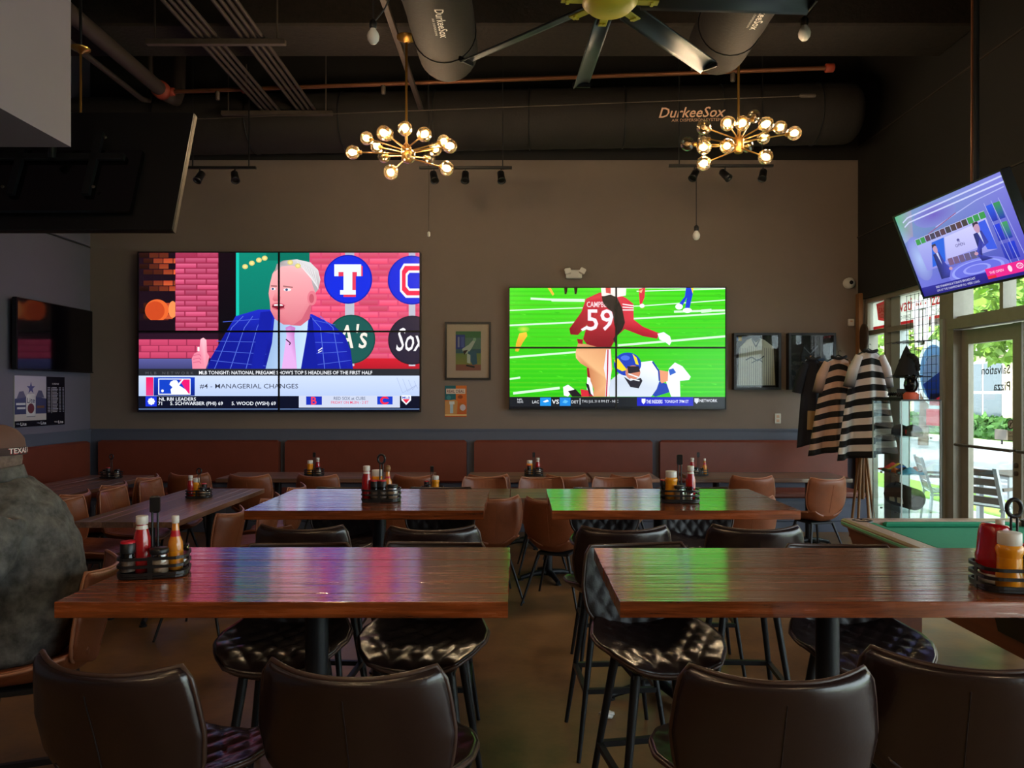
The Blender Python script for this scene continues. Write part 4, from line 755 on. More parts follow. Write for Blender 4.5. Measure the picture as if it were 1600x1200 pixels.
# ================================================================== seating
def lerp(tb, t):
    for (a, x), (b, y) in zip(tb, tb[1:]):
        if t <= b: k = (t - a) / (b - a) if b > a else 0; k = k * k * (3 - 2 * k) if False else k; return x + (y - x) * k
    return tb[-1][1]
def quilt(x, z, s, kind):
    if kind == 'diamond':
        a, b = (x / s + z / (s * 1.35)), (x / s - z / (s * 1.35)); g = min(abs(a - round(a)), abs(b - round(b)))
        return 0.0085 * min(1.0, g / 0.34) ** 0.6
    g = abs(x / s - round(x / s)); return 0.004 * min(1.0, g / 0.28) ** 0.6 if abs(x) < 0.13 else 0.004
def make_chair(name, seat_h, back_h, kind, lea, out, pip, hi):
    """sitter looks to +Y; the origin is on the floor under the seat"""
    o = bpy.data.objects.new(name, None); COL.objects.link(o); o['category'] = 'bar stool' if hi else 'chair'
    WB = [(0, 0.135), (0.10, 0.178), (0.28, 0.212), (0.55, 0.224), (0.8, 0.214), (0.93, 0.205), (0.98, 0.197), (1, 0.186)]
    zb = seat_h - (0.015 if hi else 0.0)
    def back(u, v, s):
        uu = 2 * u - 1; hw = lerp(WB, v); x = uu * hw; zz = v * back_h
        z = zb + zz + (0.014 if hi else 0.022) * abs(uu) ** 2.6 * v * v + (0.03 * (1 - v) ** 3 * uu * uu)
        y = -0.175 - 0.085 * v ** 1.2 + (0.062 if hi else 0.08) * abs(uu) ** 2.2 * (0.35 + 0.65 * v)
        edge = max(abs(uu) ** 6, (2 * v - 1) ** 8 if v > 0.5 else 0)
        th = 0.020 * (1 - 0.65 * edge)
        return Vector((x, y + th + quilt(x, zz, 0.072 if kind == 'diamond' else 0.034, kind) * (1 - edge), z)) if s else Vector((x * 1.004, y - th, z))
    nu, nv = (44, 34) if hi else (40, 16)
    bk = MB().slab(lambda u, v: back(u, v, 1), lambda u, v: back(u, v, 0), nu, nv).build('backrest', [lea, out], o)
    for p in bk.data.polygons:
        if p.normal.y < -0.15 and nu * nv * 2 > p.index: p.material_index = 1
    rim = [back(0, v / 12, 0) for v in range(13)] + [back(u / 16, 1, 0) for u in range(1, 16)] + [back(1, 1 - v / 12, 0) for v in range(13)]
    rim = [(Vector(p) + Vector((0, 0.012, 0.001))) for p in rim]
    MB().tube(rim, 0.0065, 6).build('piping', pip, bk)
    MB().tube([back(0.5, v / 8, 0) + Vector((0, -0.0005, 0)) for v in range(1, 8)], 0.0016, 5).build('seam', out, bk)
    WS = [(0, 0.15), (0.18, 0.20), (0.42, 0.236), (0.62, 0.236), (0.82, 0.205), (1, 0.15)]
    def seat(u, v, s):
        uu = 2 * u - 1; x = uu * lerp(WS, v); y = -0.195 + v * 0.44
        e = max(abs(uu) ** 5, (2 * v - 1) ** 6)
        z = seat_h + 0.052 * abs(uu) ** 2.4 * (1 - 0.45 * v) - 0.022 * max(0, v - 0.75) / 0.25 + (0.02 * (1 - v) ** 4)
        if s: return Vector((x, y, z + 0.012 * (1 - e) + quilt(x, y, 0.078 if kind == 'diamond' else 0.034, kind) * (1 - e)))
        return Vector((x * (0.97 - 0.12 * (1 - e)), y * 0.98, z - 0.02 - 0.038 * (1 - e)))
    st = MB().slab(lambda u, v: seat(u, v, 1), lambda u, v: seat(u, v, 0), nu, 34 if hi else 16).build('seat', [lea, out], o)
    sr = [seat(0, v / 14, 1) for v in range(2, 15)] + [seat(u / 10, 1, 1) for u in range(1, 10)] + [seat(1, 1 - v / 14, 1) for v in range(0, 13)]
    MB().tube([p + Vector((0, 0, -0.010)) for p in sr], 0.0065, 6).build('piping', pip, st)
    # frame under the seat and legs
    MB().box((0, 0.02, seat_h - 0.066), (0.26, 0.26, 0.022), ch=0.004).build('under_frame', M_metal, o)
    tw = 0.028 if hi else 0.022; top = seat_h - 0.06; sp = 0.205 if hi else 0.225
    feet = []
    for sx in (-1, 1):
        for sy in (-1, 1):
            a, b = Vector((sx * 0.115, 0.02 + sy * 0.115, top)), Vector((sx * sp, 0.01 + sy * sp, 0.0)); feet.append((a, b))
            d = (b - a); n = 4; pts = [a + d * (k / n) for k in range(n + 1)]
            MB().tube(pts, [tw / 2 * (1.25 - 0.55 * k / n) for k in range(n + 1)], 10).build('leg', M_metal, o)
    if hi:
        hgt = 0.30; q = [a + (b - a) * ((top - hgt) / top) for a, b in feet]
        for i, j in ((0, 1), (2, 3), (0, 2), (1, 3)): MB().bar(q[i], q[j], 0.022, 0.022, ch=0.003).build('footrest_bar', M_metal, o)
    return o
stool = make_chair('bar_stool', 0.73, 0.325, 'diamond', M_lea, M_leaback, M_pipe, True)
chair = make_chair('dining_chair', 0.46, 0.365, 'channel', M_tan, M_tan, M_tanp, False)
tanstool = make_chair('bar_stool', 0.73, 0.325, 'channel', M_tan, M_tan, M_tanp, True)
def first_or_copy(proto, used, loc, rz, label, group):
    if not used[0]:
        used[0] = True; proto.location = loc; proto.rotation_euler = (0, 0, rz); proto['label'] = label; proto['group'] = group; return proto
    return copy_tree(proto, loc, rz, label, group)
u1 = [False]; u2 = [False]; G1 = 'dark leather bar stools'; G2 = 'tan leather dining chairs'
D = math.radians
T1, T2, T3, T4 = 'the high table nearest the seated man', 'the nearest high table, the one by the pool table', 'the farther high table under the baseball screen', 'the farther high table in front of the football screen'
for x, y, r, lb in (
    (-0.87, 1.84, -14, 'dark leather bar stool backing the viewer, beside the seated man'),
    (-0.345, 1.82, -6, 'dark leather bar stool backing the viewer at the right end of the nearer left table'),
    (0.57, 1.80, -2, 'dark leather bar stool backing the viewer at the nearest table by the pool table'),
    (1.065, 1.86, -17, 'dark leather bar stool at the lower right corner, turned, overlapping its neighbour'),
    (-0.855, 2.72, 184, 'quilted dark stool tucked under the far side of the nearer left table, beside its post'),
    (-0.345, 2.74, 176, 'quilted dark stool under the far right end of the nearer left table'),
    (0.50, 2.72, 190, 'quilted dark bar stool showing its seat at the left end of the nearer right table'),
    (1.24, 2.70, 176, 'quilted dark stool behind the post of the nearer right table, toward the pool table'),
    (-0.965, 3.52, -4, 'dark stool backing the viewer at the left end of the farther left table'),
    (-0.395, 3.50, 3, 'dark stool backing the viewer at the right end of the farther left table'),
    (0.46, 3.50, 4, 'dark stool backing the viewer at the left end of the farther right table'),
    (1.08, 3.52, -3, 'dark stool backing the viewer at the right end of the farther right table'),
    (-1.09, 4.48, 180, 'quilted dark stool on the far side of the farther left table, left of its post'),
    (-0.50, 4.48, 178, 'quilted dark stool on the far side of the farther left table, right of its post'),
    (0.55, 4.48, 182, 'quilted dark stool on the far side of the farther right table, at its left end'),
    (1.12, 4.48, 176, 'quilted dark stool on the far side of the farther right table, at its right end')):
    first_or_copy(stool, u1, (x, y, 0), D(r), lb, G1)
tanstool.location = (-1.68, 2.55, 0); tanstool.rotation_euler = (0, 0, D(110)); tag(tanstool, 'tan leather bar stool on which the man in the cap sits')
for x, y, r, lb in (
    (X(396, 7.45), 7.50, 2, 'tan chair backing the viewer at the leftmost table of the long bench'),
    (X(503, 7.45), 7.50, -3, 'tan chair backing the viewer below the mustard bottle on the long bench row'),
    (X(650, 7.45), 7.50, 0, 'tan chair at the right end of the second bench table'),
    (X(762, 7.45), 7.50, 3, 'tan chair backing the viewer between the two high tables, at the bench row'),
    (X(884, 7.45), 7.50, -2, 'tan chair at the bench row just right of the small far condiment caddy'),
    (X(981, 7.45), 7.50, 2, 'tan chair at the narrow bench table below the football screen'),
    (X(1168, 7.40), 7.40, -3, 'tan chair backing the viewer at the rightmost bench table, its left chair'),
    (X(1274, 7.25), 7.25, 16, 'tan chair turned aside at the end of the bench row near the striped shirts'),
    (X(622, 5.95), 5.95, 0, 'tan chair mostly hidden behind the post of the farther left high table'),
    (X(766, 5.95), 5.95, 14, 'tan chair peeking past the right end of the farther left high table'),
    (X(870, 5.85), 5.85, -20, 'tan chair turned aside in the gap between the high tables'),
    (X(1158, 5.95), 5.95, 4, 'tan chair hidden under the farther right high table'),
    (X(757, 7.10), 6.92, 180, 'tan channel-stitched chair facing the viewer behind the farther left table corner'),
    (X(846, 7.10), 6.92, 181, 'tan channel-stitched chair facing the viewer behind the gap between high tables'),
    (0.92, 6.92, 178, 'tan channel-stitched chair facing the viewer behind the farther right high table'),
    (-3.25, 5.60, -90, 'tan chair on the wall side of the long low table, closest to the seated man'),
    (-3.25, 6.22, -90, 'tan chair on the wall side of the long low table, the middle one'),
    (-3.25, 6.85, -90, 'tan chair on the wall side of the long low table, the farthest one'),
    (-2.18, 5.10, 88, 'tan chair on the aisle side of the long low table, nearest the viewer'),
    (-2.14, 5.78, 92, 'tan chair on the aisle side of the long low table, the middle one'),
    (-2.14, 6.46, 90, 'tan chair on the aisle side of the long low table, the farthest one'),
    (-3.81, 6.02, 90, 'tan chair at the table along the side wall, hidden behind the man'),
    (-3.81, 6.60, 90, 'tan chair at the table along the side wall, the middle one'),
    (-3.81, 7.20, 90, 'tan chair at the table along the side wall, the farthest one'),
    (-3.33, 7.62, 0, 'tan chair backing the viewer beyond the end of the long low table')):
    first_or_copy(chair, u2, (x, y, 0), D(r), lb, G2)

# ================================================================== tables
def plank_top(o, L, Dp, z, th, n, m, along_x=True, seed=1):
    r = random.Random(seed); ws = [r.uniform(0.8, 1.25) for _ in range(n)]; s = sum(ws); p = -Dp / 2
    for k in range(n):
        w_ = ws[k] / s * Dp
        b = MB().box((0, 0, 0), (L + r.uniform(-0.003, 0.003), w_ - 0.0010, th), ch=0.0012)
        c = p + w_ / 2; p += w_
        b.build('plank', m, o, (0, c, z - th / 2 + r.uniform(-0.0006, 0.0006)) if along_x else (c, 0, z - th / 2 + r.uniform(-0.0006, 0.0006)), (0, 0, 0 if along_x else PI / 2))
def pedestal(o, z, x=0, y=0, r=0.037, sq=False, reach=0.30):
    MB().tube([(x, y, 0.03), (x, y, z)], r, 18).build('post', M_metal, o)
    MB().box((x, y, z - 0.006), (0.42, 0.42, 0.012)).build('mount_plate', M_metal, o)
    for k in range(4):
        a = k * PI / 2 + 0.3; d = Vector((math.cos(a), math.sin(a), 0))
        MB().tube([Vector((x, y, 0.055)), Vector((x, y, 0.05)) + d * reach * 0.5, Vector((x, y, 0.022)) + d * reach], [0.03, 0.024, 0.018], 8).lathe([(0.026, 0), (0.026, 0.012)], 10, Vector((x, y, 0)) + d * reach).build('foot', M_metal, o)
def high_table(x0, x1, y0, y1, label, seed):
    o = thing('high_table', ((x0 + x1) / 2, (y0 + y1) / 2, 0), label, 'table', group='high plank tables')
    plank_top(o, x1 - x0, y1 - y0, 1.07, 0.045, 7, M_wood, True, seed); pedestal(o, 1.025); return o
high_table(-1.292, -0.03, 2.05, 2.78, 'high plank table with a purple glare beside the seated man', 1)
high_table(0.283, 1.74, 2.05, 2.77, 'high plank table in front of the pool table, mustard caddy on its end', 2)
high_table(-1.36, -0.174, 3.65, 4.47, 'farther high plank table under the baseball screen', 3)
high_table(0.168, 1.40, 3.65, 4.48, 'farther high plank table with a bright green glare', 4)
def low_table(x0, x1, y0, y1, label, seed, along_x=True):
    o = thing('low_table', ((x0 + x1) / 2, (y0 + y1) / 2, 0), label, 'table', group='low plank tables')
    L, Dp = (x1 - x0, y1 - y0) if along_x else (y1 - y0, x1 - x0)
    plank_top(o, L, Dp, 0.76, 0.04, 7, M_wood2, along_x, seed)
    if L > 1.5:
        for s in (-0.3, 0.3): pedestal(o, 0.72, *((L * s, 0) if along_x else (0, L * s)), reach=0.26)
    else: pedestal(o, 0.72, reach=0.26)
    return o
low_table(-3.09, -2.38, 5.10, 6.90, 'long low plank table reaching back past the seated man', 11, False)
low_table(-4.68, -3.98, 6.30, 8.05, 'long low table standing along the side wall bench', 12, False)
low_table(-3.17, -2.07, 7.70, 8.34, 'low bench table at the left end of the back row', 13)
low_table(-2.06, -0.93, 7.70, 8.34, 'low bench table under the baseball screen, second in the back row', 14)
low_table(-0.545, 0.755, 7.70, 8.34, 'low bench table below the framed picture in the back row', 15)
low_table(0.78, 1.48, 7.70, 8.34, 'narrow low bench table below the football screen', 16)
low_table(1.82, 3.50, 7.70, 8.34, 'long low bench table below the framed jerseys', 17)
low_table(-1.35, -0.075, 6.28, 6.90, 'low table behind the farther left high table', 18)
low_table(-0.07, 1.62, 6.28, 6.90, 'low table seen in the gap between the high tables', 19)
# benches
def cushion(b, c, d, r=0.02):
    return b.box(c, d, ch=r)
o = thing('wall_bench', (0, 8.8, 0), 'long rust leather bench with slate blue base along the back wall', 'bench')
MB().box((-0.53, 0.25, 0.20), (9.42, 0.46, 0.40)).build('base', M_blue, o)
MB().box((-0.53, -0.0, 0.06), (9.42, 0.06, 0.12)).build('plinth', M_blue, o)
for k in range(6):
    x = -4.4 + k * 1.56
    f = MB()
    for q, r in (((x, 0.012, 0.34), (1.42, 0.02, 0.04)), ((x, 0.012, 0.15), (1.42, 0.02, 0.04)), ((x - 0.69, 0.012, 0.245), (0.04, 0.02, 0.15)), ((x + 0.69, 0.012, 0.245), (0.04, 0.02, 0.15))): f.box(q, r)
    f.build('panel_frame', M_blue, o)
for a, b in ((-5.2, -3.0), (-2.98, -0.62), (-0.60, 1.70), (1.72, 4.16)): cushion(MB(), ((a + b) / 2, 0.23, 0.435), (b - a, 0.50, 0.07)).build('seat', M_bench, o)
for p0, p1 in ((155, 436), (446, 729), (741, 1019), (1031, 1323)):
    a, b = X(p0, 9.22), X(p1, 9.22); cushion(MB(), ((a + b) / 2, 0.44, 0.80), (b - a, 0.09, 0.53), 0.025).build('backrest', M_bench, o)
o = thing('wall_bench', (XL + 0.25, 6.4, 0), 'rust leather bench along the blue grey side wall', 'bench')
MB().box((0, -0.4, 0.20), (0.46, 4.4, 0.40)).build('base', M_blue, o)
for a, b in ((-2.6, -0.8), (-0.78, 1.8)):
    cushion(MB(), (0.0, (a + b) / 2, 0.435), (0.48, b - a, 0.07)).build('seat', M_bench, o)
for a, b in ((-2.6, -0.4), (-0.36, 2.72)): cushion(MB(), (-0.195, (a + b) / 2, 0.80), (0.09, b - a, 0.53), 0.025).build('backrest', M_bench, o)
# ================================================================== condiments
def rrect(w_, h_, r, n=5):
    P = []
    for cx, cy, a0 in ((w_ / 2 - r, h_ / 2 - r, 0), (-w_ / 2 + r, h_ / 2 - r, 1), (-w_ / 2 + r, -h_ / 2 + r, 2), (w_ / 2 - r, -h_ / 2 + r, 3)):
        P += [(cx + r * math.cos((a0 + k / n) * PI / 2), cy + r * math.sin((a0 + k / n) * PI / 2)) for k in range(n + 1)]
    return P
def flat_ring(P, z, hgt, th=0.003):
    n = len(P); vs = []; c = Vector((0, 0, 0))
    for s in (1.0, 1.0 - th * 2 / 0.1):
        for zz in (z, z + hgt): vs += [(x * s, y * s, zz) for x, y in P]
    fs = []
    for k in range(n):
        j = (k + 1) % n; fs += [(k, j, n + j, n + k), (2 * n + j, 2 * n + k, 3 * n + k, 3 * n + j), (n + k, n + j, 3 * n + j, 3 * n + k), (j, k, 2 * n + k, 2 * n + j)]
    return MB().add(vs, fs)
CW, CD = 0.205, 0.145
PR = rrect(CW, CD, 0.04)
CAD = {'base': MB().prism([(x * 0.98, y * 0.98) for x, y in PR], 0.004, 0.010).mesh('base_tray', M_blk)}
CAD['ring'] = flat_ring(PR, 0, 0.009).mesh('ring', M_blk)
CAD['upright'] = MB().box((0, 0, 0.036), (0.014, 0.003, 0.07)).mesh('upright', M_blk)
CAD['rod'] = MB().tube([(-0.008, 0, 0.01), (-0.008, 0, 0.205)], 0.0035, 8).mesh('handle_rod', M_blk)
CAD['loop'] = MB().tube([(0.019 * math.cos(a), 0, 0.226 + 0.024 * math.sin(a)) for a in [2 * PI * k / 16 for k in range(16)]], 0.0062, 8, closed=True).mesh('handle_loop', M_blk)
CAD['block'] = MB().box((0, 0, 0.225), (0.030, 0.012, 0.055), ch=0.005).mesh('handle_grip', M_blk)
def part(nm, me, parent, loc=(0, 0, 0), rot=(0, 0, 0)):
    o = bpy.data.objects.new(nm, me); COL.objects.link(o); o.parent = parent; o.location = loc; o.rotation_euler = rot; return o
def caddy(loc, rz, label, grip='loop', s=1.0):
    o = thing('condiment_caddy', loc, label, 'caddy', rz, 'condiment caddies'); o.scale = (s, s, s)
    part('base_tray', CAD['base'], o)
    for z in (0.012, 0.036, 0.060): part('ring', CAD['ring'], o, (0, 0, z))
    for x, y, a in ((0, CD / 2 - 0.002, 0), (0, -CD / 2 + 0.002, 0), (CW / 2 - 0.002, 0, PI / 2), (-CW / 2 + 0.002, 0, PI / 2)): part('upright', CAD['upright'], o, (x, y, 0), (0, 0, a))
    part('handle_rod', CAD['rod'], o); part('handle_rod', CAD['rod'], o, (0.016, 0, 0))
    part('handle_loop' if grip == 'loop' else 'handle_grip', CAD['loop' if grip == 'loop' else 'block'], o)
    return o
L = lambda prof, m, n=18: MB().lathe(prof, n).mesh('part', m)
BT = {
 'ketchup_bottle': [('body', L([(0.020, 0.0), (0.025, 0.004), (0.0265, 0.03), (0.0265, 0.095), (0.025, 0.112), (0.018, 0.140), (0.0155, 0.156)], M_ketch)), ('cap', L([(0.0165, 0.153), (0.0185, 0.155), (0.0185, 0.178), (0.017, 0.180)], M_white)), ('neck_label', L([(0.0188, 0.136), (0.0165, 0.150)], M_white))],
 'ketchup_squeeze_bottle': [('cap', L([(0.030, 0.0), (0.033, 0.003), (0.033, 0.022), (0.028, 0.026)], M_white)), ('body', L([(0.022, 0.024), (0.030, 0.034), (0.041, 0.055), (0.043, 0.075), (0.040, 0.085), (0.0405, 0.135), (0.038, 0.158), (0.034, 0.166), (0.012, 0.168)], M_ketch))],
 'mustard_bottle': [('body', L([(0.030, 0.0), (0.034, 0.005), (0.034, 0.035), (0.030, 0.05), (0.0295, 0.085), (0.033, 0.098), (0.0355, 0.108), (0.031, 0.118), (0.027, 0.121)], M_must)), ('cap', L([(0.0285, 0.120), (0.030, 0.123), (0.030, 0.152), (0.028, 0.154), (0.012, 0.155)], M_white)), ('label', L([(0.0318, 0.05), (0.0312, 0.085)], M_must))],
 'hot_sauce_bottle': [('body', L([(0.018, 0.0), (0.023, 0.004), (0.0235, 0.075), (0.022, 0.090), (0.013, 0.115), (0.010, 0.150)], M_hot)), ('cap', L([(0.0105, 0.150), (0.0115, 0.152), (0.0115, 0.172), (0.010, 0.174)], M_white)), ('neck_label', L([(0.0155, 0.108), (0.0118, 0.128)], M_redlid)), ('label', L([(0.0239, 0.02), (0.0239, 0.062)], M_must))],
 'cork_hot_sauce_bottle': [('body', L([(0.018, 0.0), (0.023, 0.004), (0.0235, 0.075), (0.022, 0.090), (0.013, 0.115), (0.010, 0.145)], M_hot)), ('stopper', L([(0.010, 0.144), (0.016, 0.152), (0.017, 0.165), (0.012, 0.176), (0.001, 0.179)], M_woodtrim)), ('neck_label', L([(0.0165, 0.104), (0.0118, 0.122)], M_redlid)), ('label', L([(0.0239, 0.02), (0.0239, 0.062)], M_cream))],
 'spice_jar': [('body', L([(0.019, 0.0), (0.021, 0.003), (0.021, 0.066), (0.019, 0.070)], M_gloss)), ('lid', L([(0.0225, 0.070), (0.0225, 0.098), (0.021, 0.100)], M_blk)), ('lid_top', L([(0.0215, 0.100), (0.0215, 0.105), (0.018, 0.107)], M_redlid)), ('label', L([(0.0214, 0.012), (0.0214, 0.052)], mat('jar_label', rgb(120, 100, 84), 0.5, var=0.7, scale=60)))],
 'packet_jar': [('body', L([(0.024, 0.0), (0.028, 0.004), (0.029, 0.05), (0.026, 0.060), (0.026, 0.066)], M_clear)), ('filling', L([(0.022, 0.003), (0.0255, 0.006), (0.0265, 0.042), (0.002, 0.046)], M_cream)), ('lid', L([(0.0275, 0.064), (0.0285, 0.066), (0.0285, 0.078), (0.026, 0.081), (0.002, 0.082)], M_blk))],
 'shot_glass': [('wall', L([(0.017, 0.0), (0.019, 0.004), (0.022, 0.075), (0.020, 0.075), (0.0165, 0.008)], M_clear)), ('filling', L([(0.015, 0.008), (0.0175, 0.034), (0.001, 0.036)], M_cream))],
}
CATS = {'ketchup_bottle': 'bottle', 'ketchup_squeeze_bottle': 'bottle', 'mustard_bottle': 'bottle', 'hot_sauce_bottle': 'bottle', 'cork_hot_sauce_bottle': 'bottle', 'spice_jar': 'jar', 'packet_jar': 'jar', 'shot_glass': 'glass'}
LOOK = {'ketchup_bottle': 'red ketchup bottle, white cap', 'ketchup_squeeze_bottle': 'upturned red squeeze bottle', 'mustard_bottle': 'yellow mustard bottle', 'hot_sauce_bottle': 'slim orange hot sauce bottle', 'cork_hot_sauce_bottle': 'wood-stoppered hot sauce bottle', 'spice_jar': 'dark spice jar', 'packet_jar': 'squat black-lidded glass jar', 'shot_glass': 'small clear glass'}
def caddy_set(where, loc, rz, items, grip='loop', s=1.0):
    caddy(loc, rz, 'black metal condiment caddy on ' + where, grip, s)
    loc = Vector(loc); M = Matrix.Rotation(rz, 3, 'Z'); seen = {}
    for it in items:
        kind, x, y = it[:3]; tl = it[3] if len(it) > 3 else 0; seen[kind] = seen.get(kind, 0) + 1
        tot = sum(1 for q in items if q[0] == kind); lb = LOOK[kind]
        if tot > 1: lb = ('nearer ' if seen[kind] == 1 else 'other ') + lb
        o = thing(kind, loc + M @ Vector((x * s, y * s, 0.0105 * s)), lb + ' in caddy on ' + where, CATS[kind], rz + 0.4 * seen[kind], 'condiments in table caddies'); o.scale = (s, s, s)
        if tl: o.rotation_euler = (0, tl, 0)
        for nm, me in BT[kind]: part(nm, me, o)
caddy_set('the table beside the man', (-1.165, 2.36, 1.07), 0.25, [('spice_jar', -0.072, -0.030), ('ketchup_bottle', -0.038, -0.002), ('packet_jar', 0.020, -0.036), ('hot_sauce_bottle', 0.058, 0.012), ('shot_glass', 0.070, 0.048), ('spice_jar', -0.045, 0.048)], 'grip', 1.0)
caddy_set('the table by the pool table', (1.475, 2.19, 1.07), -0.12, [('ketchup_squeeze_bottle', -0.055, 0.022, 0.10), ('mustard_bottle', -0.030, -0.036), ('packet_jar', 0.030, -0.030), ('spice_jar', 0.074, -0.022), ('hot_sauce_bottle', -0.012, 0.050), ('spice_jar', 0.050, 0.040)], 'loop', 1.06)
caddy_set('the farther table under the baseball screen', (X(596, 3.98), 3.98, 1.07), 0.0, [('ketchup_bottle', -0.078, -0.010), ('mustard_bottle', -0.030, 0.036), ('cork_hot_sauce_bottle', 0.028, 0.034), ('spice_jar', -0.030, -0.036), ('spice_jar', 0.012, -0.038), ('packet_jar', 0.064, -0.022)], 'loop')
caddy_set('the farther table before the football screen', (X(1062, 3.95), 3.95, 1.07), -0.1, [('spice_jar', -0.080, 0.020), ('mustard_bottle', -0.045, 0.0), ('packet_jar', -0.005, -0.040), ('ketchup_bottle', 0.060, 0.020), ('shot_glass', 0.045, -0.035)], 'grip')
caddy_set('the long low table', (X(311, 6.3), 6.30, 0.76), 0.1, [('ketchup_bottle', -0.070, 0.0), ('mustard_bottle', -0.028, 0.020), ('packet_jar', 0.035, -0.02), ('spice_jar', 0.030, 0.040), ('shot_glass', 0.078, 0.0)])
caddy_set('the side wall table', (X(174, 7.75), 7.75, 0.76), 0.0, [('packet_jar', -0.06, 0.0), ('packet_jar', 0.06, 0.0), ('spice_jar', -0.01, -0.045)])
caddy_set('the second bench table', (X(491, 8.0), 8.0, 0.76), 0.0, [('mustard_bottle', -0.045, 0.0), ('ketchup_bottle', 0.03, 0.03), ('packet_jar', 0.055, -0.03)], 'grip')
caddy_set('the bench table below the picture', (X(834, 8.0), 8.0, 0.76), 0.0, [('mustard_bottle', -0.045, 0.01), ('ketchup_bottle', 0.045, 0.03), ('packet_jar', 0.05, -0.03), ('spice_jar', -0.05, -0.045)], 'grip')
caddy_set('the bench table below the jerseys', (X(1091, 8.0), 8.0, 0.76), 0.0, [('ketchup_bottle', -0.06, 0.02), ('hot_sauce_bottle', 0.07, 0.0), ('packet_jar', -0.03, -0.03), ('shot_glass', 0.03, -0.03)], 'grip')
caddy_set('the table behind the farther left table', (X(675, 6.5), 6.5, 0.76), 0.0, [('mustard_bottle', 0.03, 0.0), ('spice_jar', -0.05, 0.02), ('packet_jar', -0.03, -0.035)], 'grip')

# ================================================================== pool table
PX0, PX1, PY0, PY1 = 2.20, 3.52, 2.80, 5.02; pcx, pcy = (PX0 + PX1) / 2, (PY0 + PY1) / 2
o = thing('pool_table', (pcx, pcy, 0), 'wooden pool table with green felt near the glass door', 'pool table')
w2, l2 = (PX1 - PX0) / 2, (PY1 - PY0) / 2
t, b = 0.03, 0.10
cb = MB(); vs = [(-w2 + t, -l2 + t, 0.74), (w2 - t, -l2 + t, 0.74), (w2 - t, l2 - t, 0.74), (-w2 + t, l2 - t, 0.74), (-w2 + b, -l2 + b, 0.44), (w2 - b, -l2 + b, 0.44), (w2 - b, l2 - b, 0.44), (-w2 + b, l2 - b, 0.44)]
cb.add(vs, [(3, 2, 1, 0), (4, 5, 6, 7), (0, 1, 5, 4), (1, 2, 6, 5), (2, 3, 7, 6), (3, 0, 4, 7)]).build('cabinet', M_cab, o)
for sx in (-1, 1):
    for sy in (-1, 1): MB().prism([(-0.09, -0.09), (0.09, -0.09), (0.09, 0.09), (-0.09, 0.09)], 0.04, 0.46, Matrix.Translation((sx * (w2 - 0.26), sy * (l2 - 0.28), 0))).lathe([(0.05, 0), (0.05, 0.04)], 12, (sx * (w2 - 0.26), sy * (l2 - 0.28), 0)).build('leg', M_cab, o)
MB().box((0, 0, 0.755), (2 * w2 - 0.22, 2 * l2 - 0.22, 0.02)).build('playing_bed', M_felt, o)
for s in (-1, 1):
    MB().box((s * (w2 - 0.055), 0, 0.775), (0.11, 2 * l2, 0.055), ch=0.012).build('rail', M_rail, o)
    MB().box((0, s * (l2 - 0.055), 0.774), (2 * w2 - 0.22, 0.11, 0.055), ch=0.010).build('rail', M_rail, o)
    for q in (-1, 1): MB().box((s * (w2 - 0.135), q * (l2 / 2 - 0.01), 0.78), (0.05, l2 - 0.28, 0.035), ch=0.010).build('cushion', M_felt, o)
    MB().box((0, s * (l2 - 0.135), 0.78), (2 * w2 - 0.46, 0.05, 0.035), ch=0.010).build('cushion', M_felt, o)
    MB().box((s * (w2 - 0.002), 0, 0.772), (0.012, 2 * l2 - 0.02, 0.02), ch=0.003).build('glint_strip', mat('mint_glint_%d' % (s + 1), rgb(120, 190, 150), 0.25), o)  # green glint along the rail, painted as a pale strip
    for q in (-1, 0, 1): MB().lathe([(0.064, 0.0), (0.066, 0.046), (0.052, 0.050), (0.048, 0.01), (0.002, 0.004)], 20, (s * (w2 - (0.10 if q else 0.085)), q * (l2 - 0.10), 0.757)).build('pocket', M_blk, o)
    for k in range(6): MB().lathe([(0.006, 0), (0.005, 0.002)], 8, (s * (w2 - 0.05), (-0.75 + 0.3 * k) * l2, 0.8025)).build('sight', M_white, o)
for y_ in (-0.55, 0.0): MB().box((-w2 + 0.068, y_, 0.59), (0.03, 0.24, 0.14), Euler((0, -0.23, 0)), ch=0.01).build('ball_window', M_gloss, o)

# ================================================================== retail corner
CX0, CX1, CY0, CY1, CZ = 3.84, 4.24, 7.38, 7.98, 1.59; cx, cy = (CX0 + CX1) / 2, (CY0 + CY1) / 2
o = thing('display_case', (cx, cy, 0), 'tall glass display case with four shelves standing by the window', 'display case')
MB().box((0, 0, 0.05), (0.40, 0.60, 0.10), ch=0.004).build('plinth', M_blk, o)
MB().box((0, 0, CZ - 0.008), (0.40, 0.60, 0.016)).build('top_panel', M_blk, o)
for x, y, sx, sy in ((-0.197, 0, 0.006, 0.6), (0.197, 0, 0.006, 0.6), (0, -0.297, 0.388, 0.006), (0, 0.297, 0.388, 0.006)): MB().box((x, y, 0.84), (sx, sy, 1.48)).build('pane', M_case, o)
for x in (-0.197, 0.197):
    for y in (-0.297, 0.297): MB().box((x, y, 0.84), (0.010, 0.010, 1.48)).build('corner_post', M_sill, o)
for z in (0.45, 0.83, 1.21):
    MB().box((0, 0, z), (0.385, 0.585, 0.007)).build('shelf', M_case, o)
    for x in (-0.19, 0.19):
        for y in (-0.15, 0.15): MB().lathe([(0.008, 0), (0.008, 0.02)], 8, (x, y, z - 0.014), (1 if x < 0 else -1, 0, 0)).build('shelf_clip', M_steel, o)
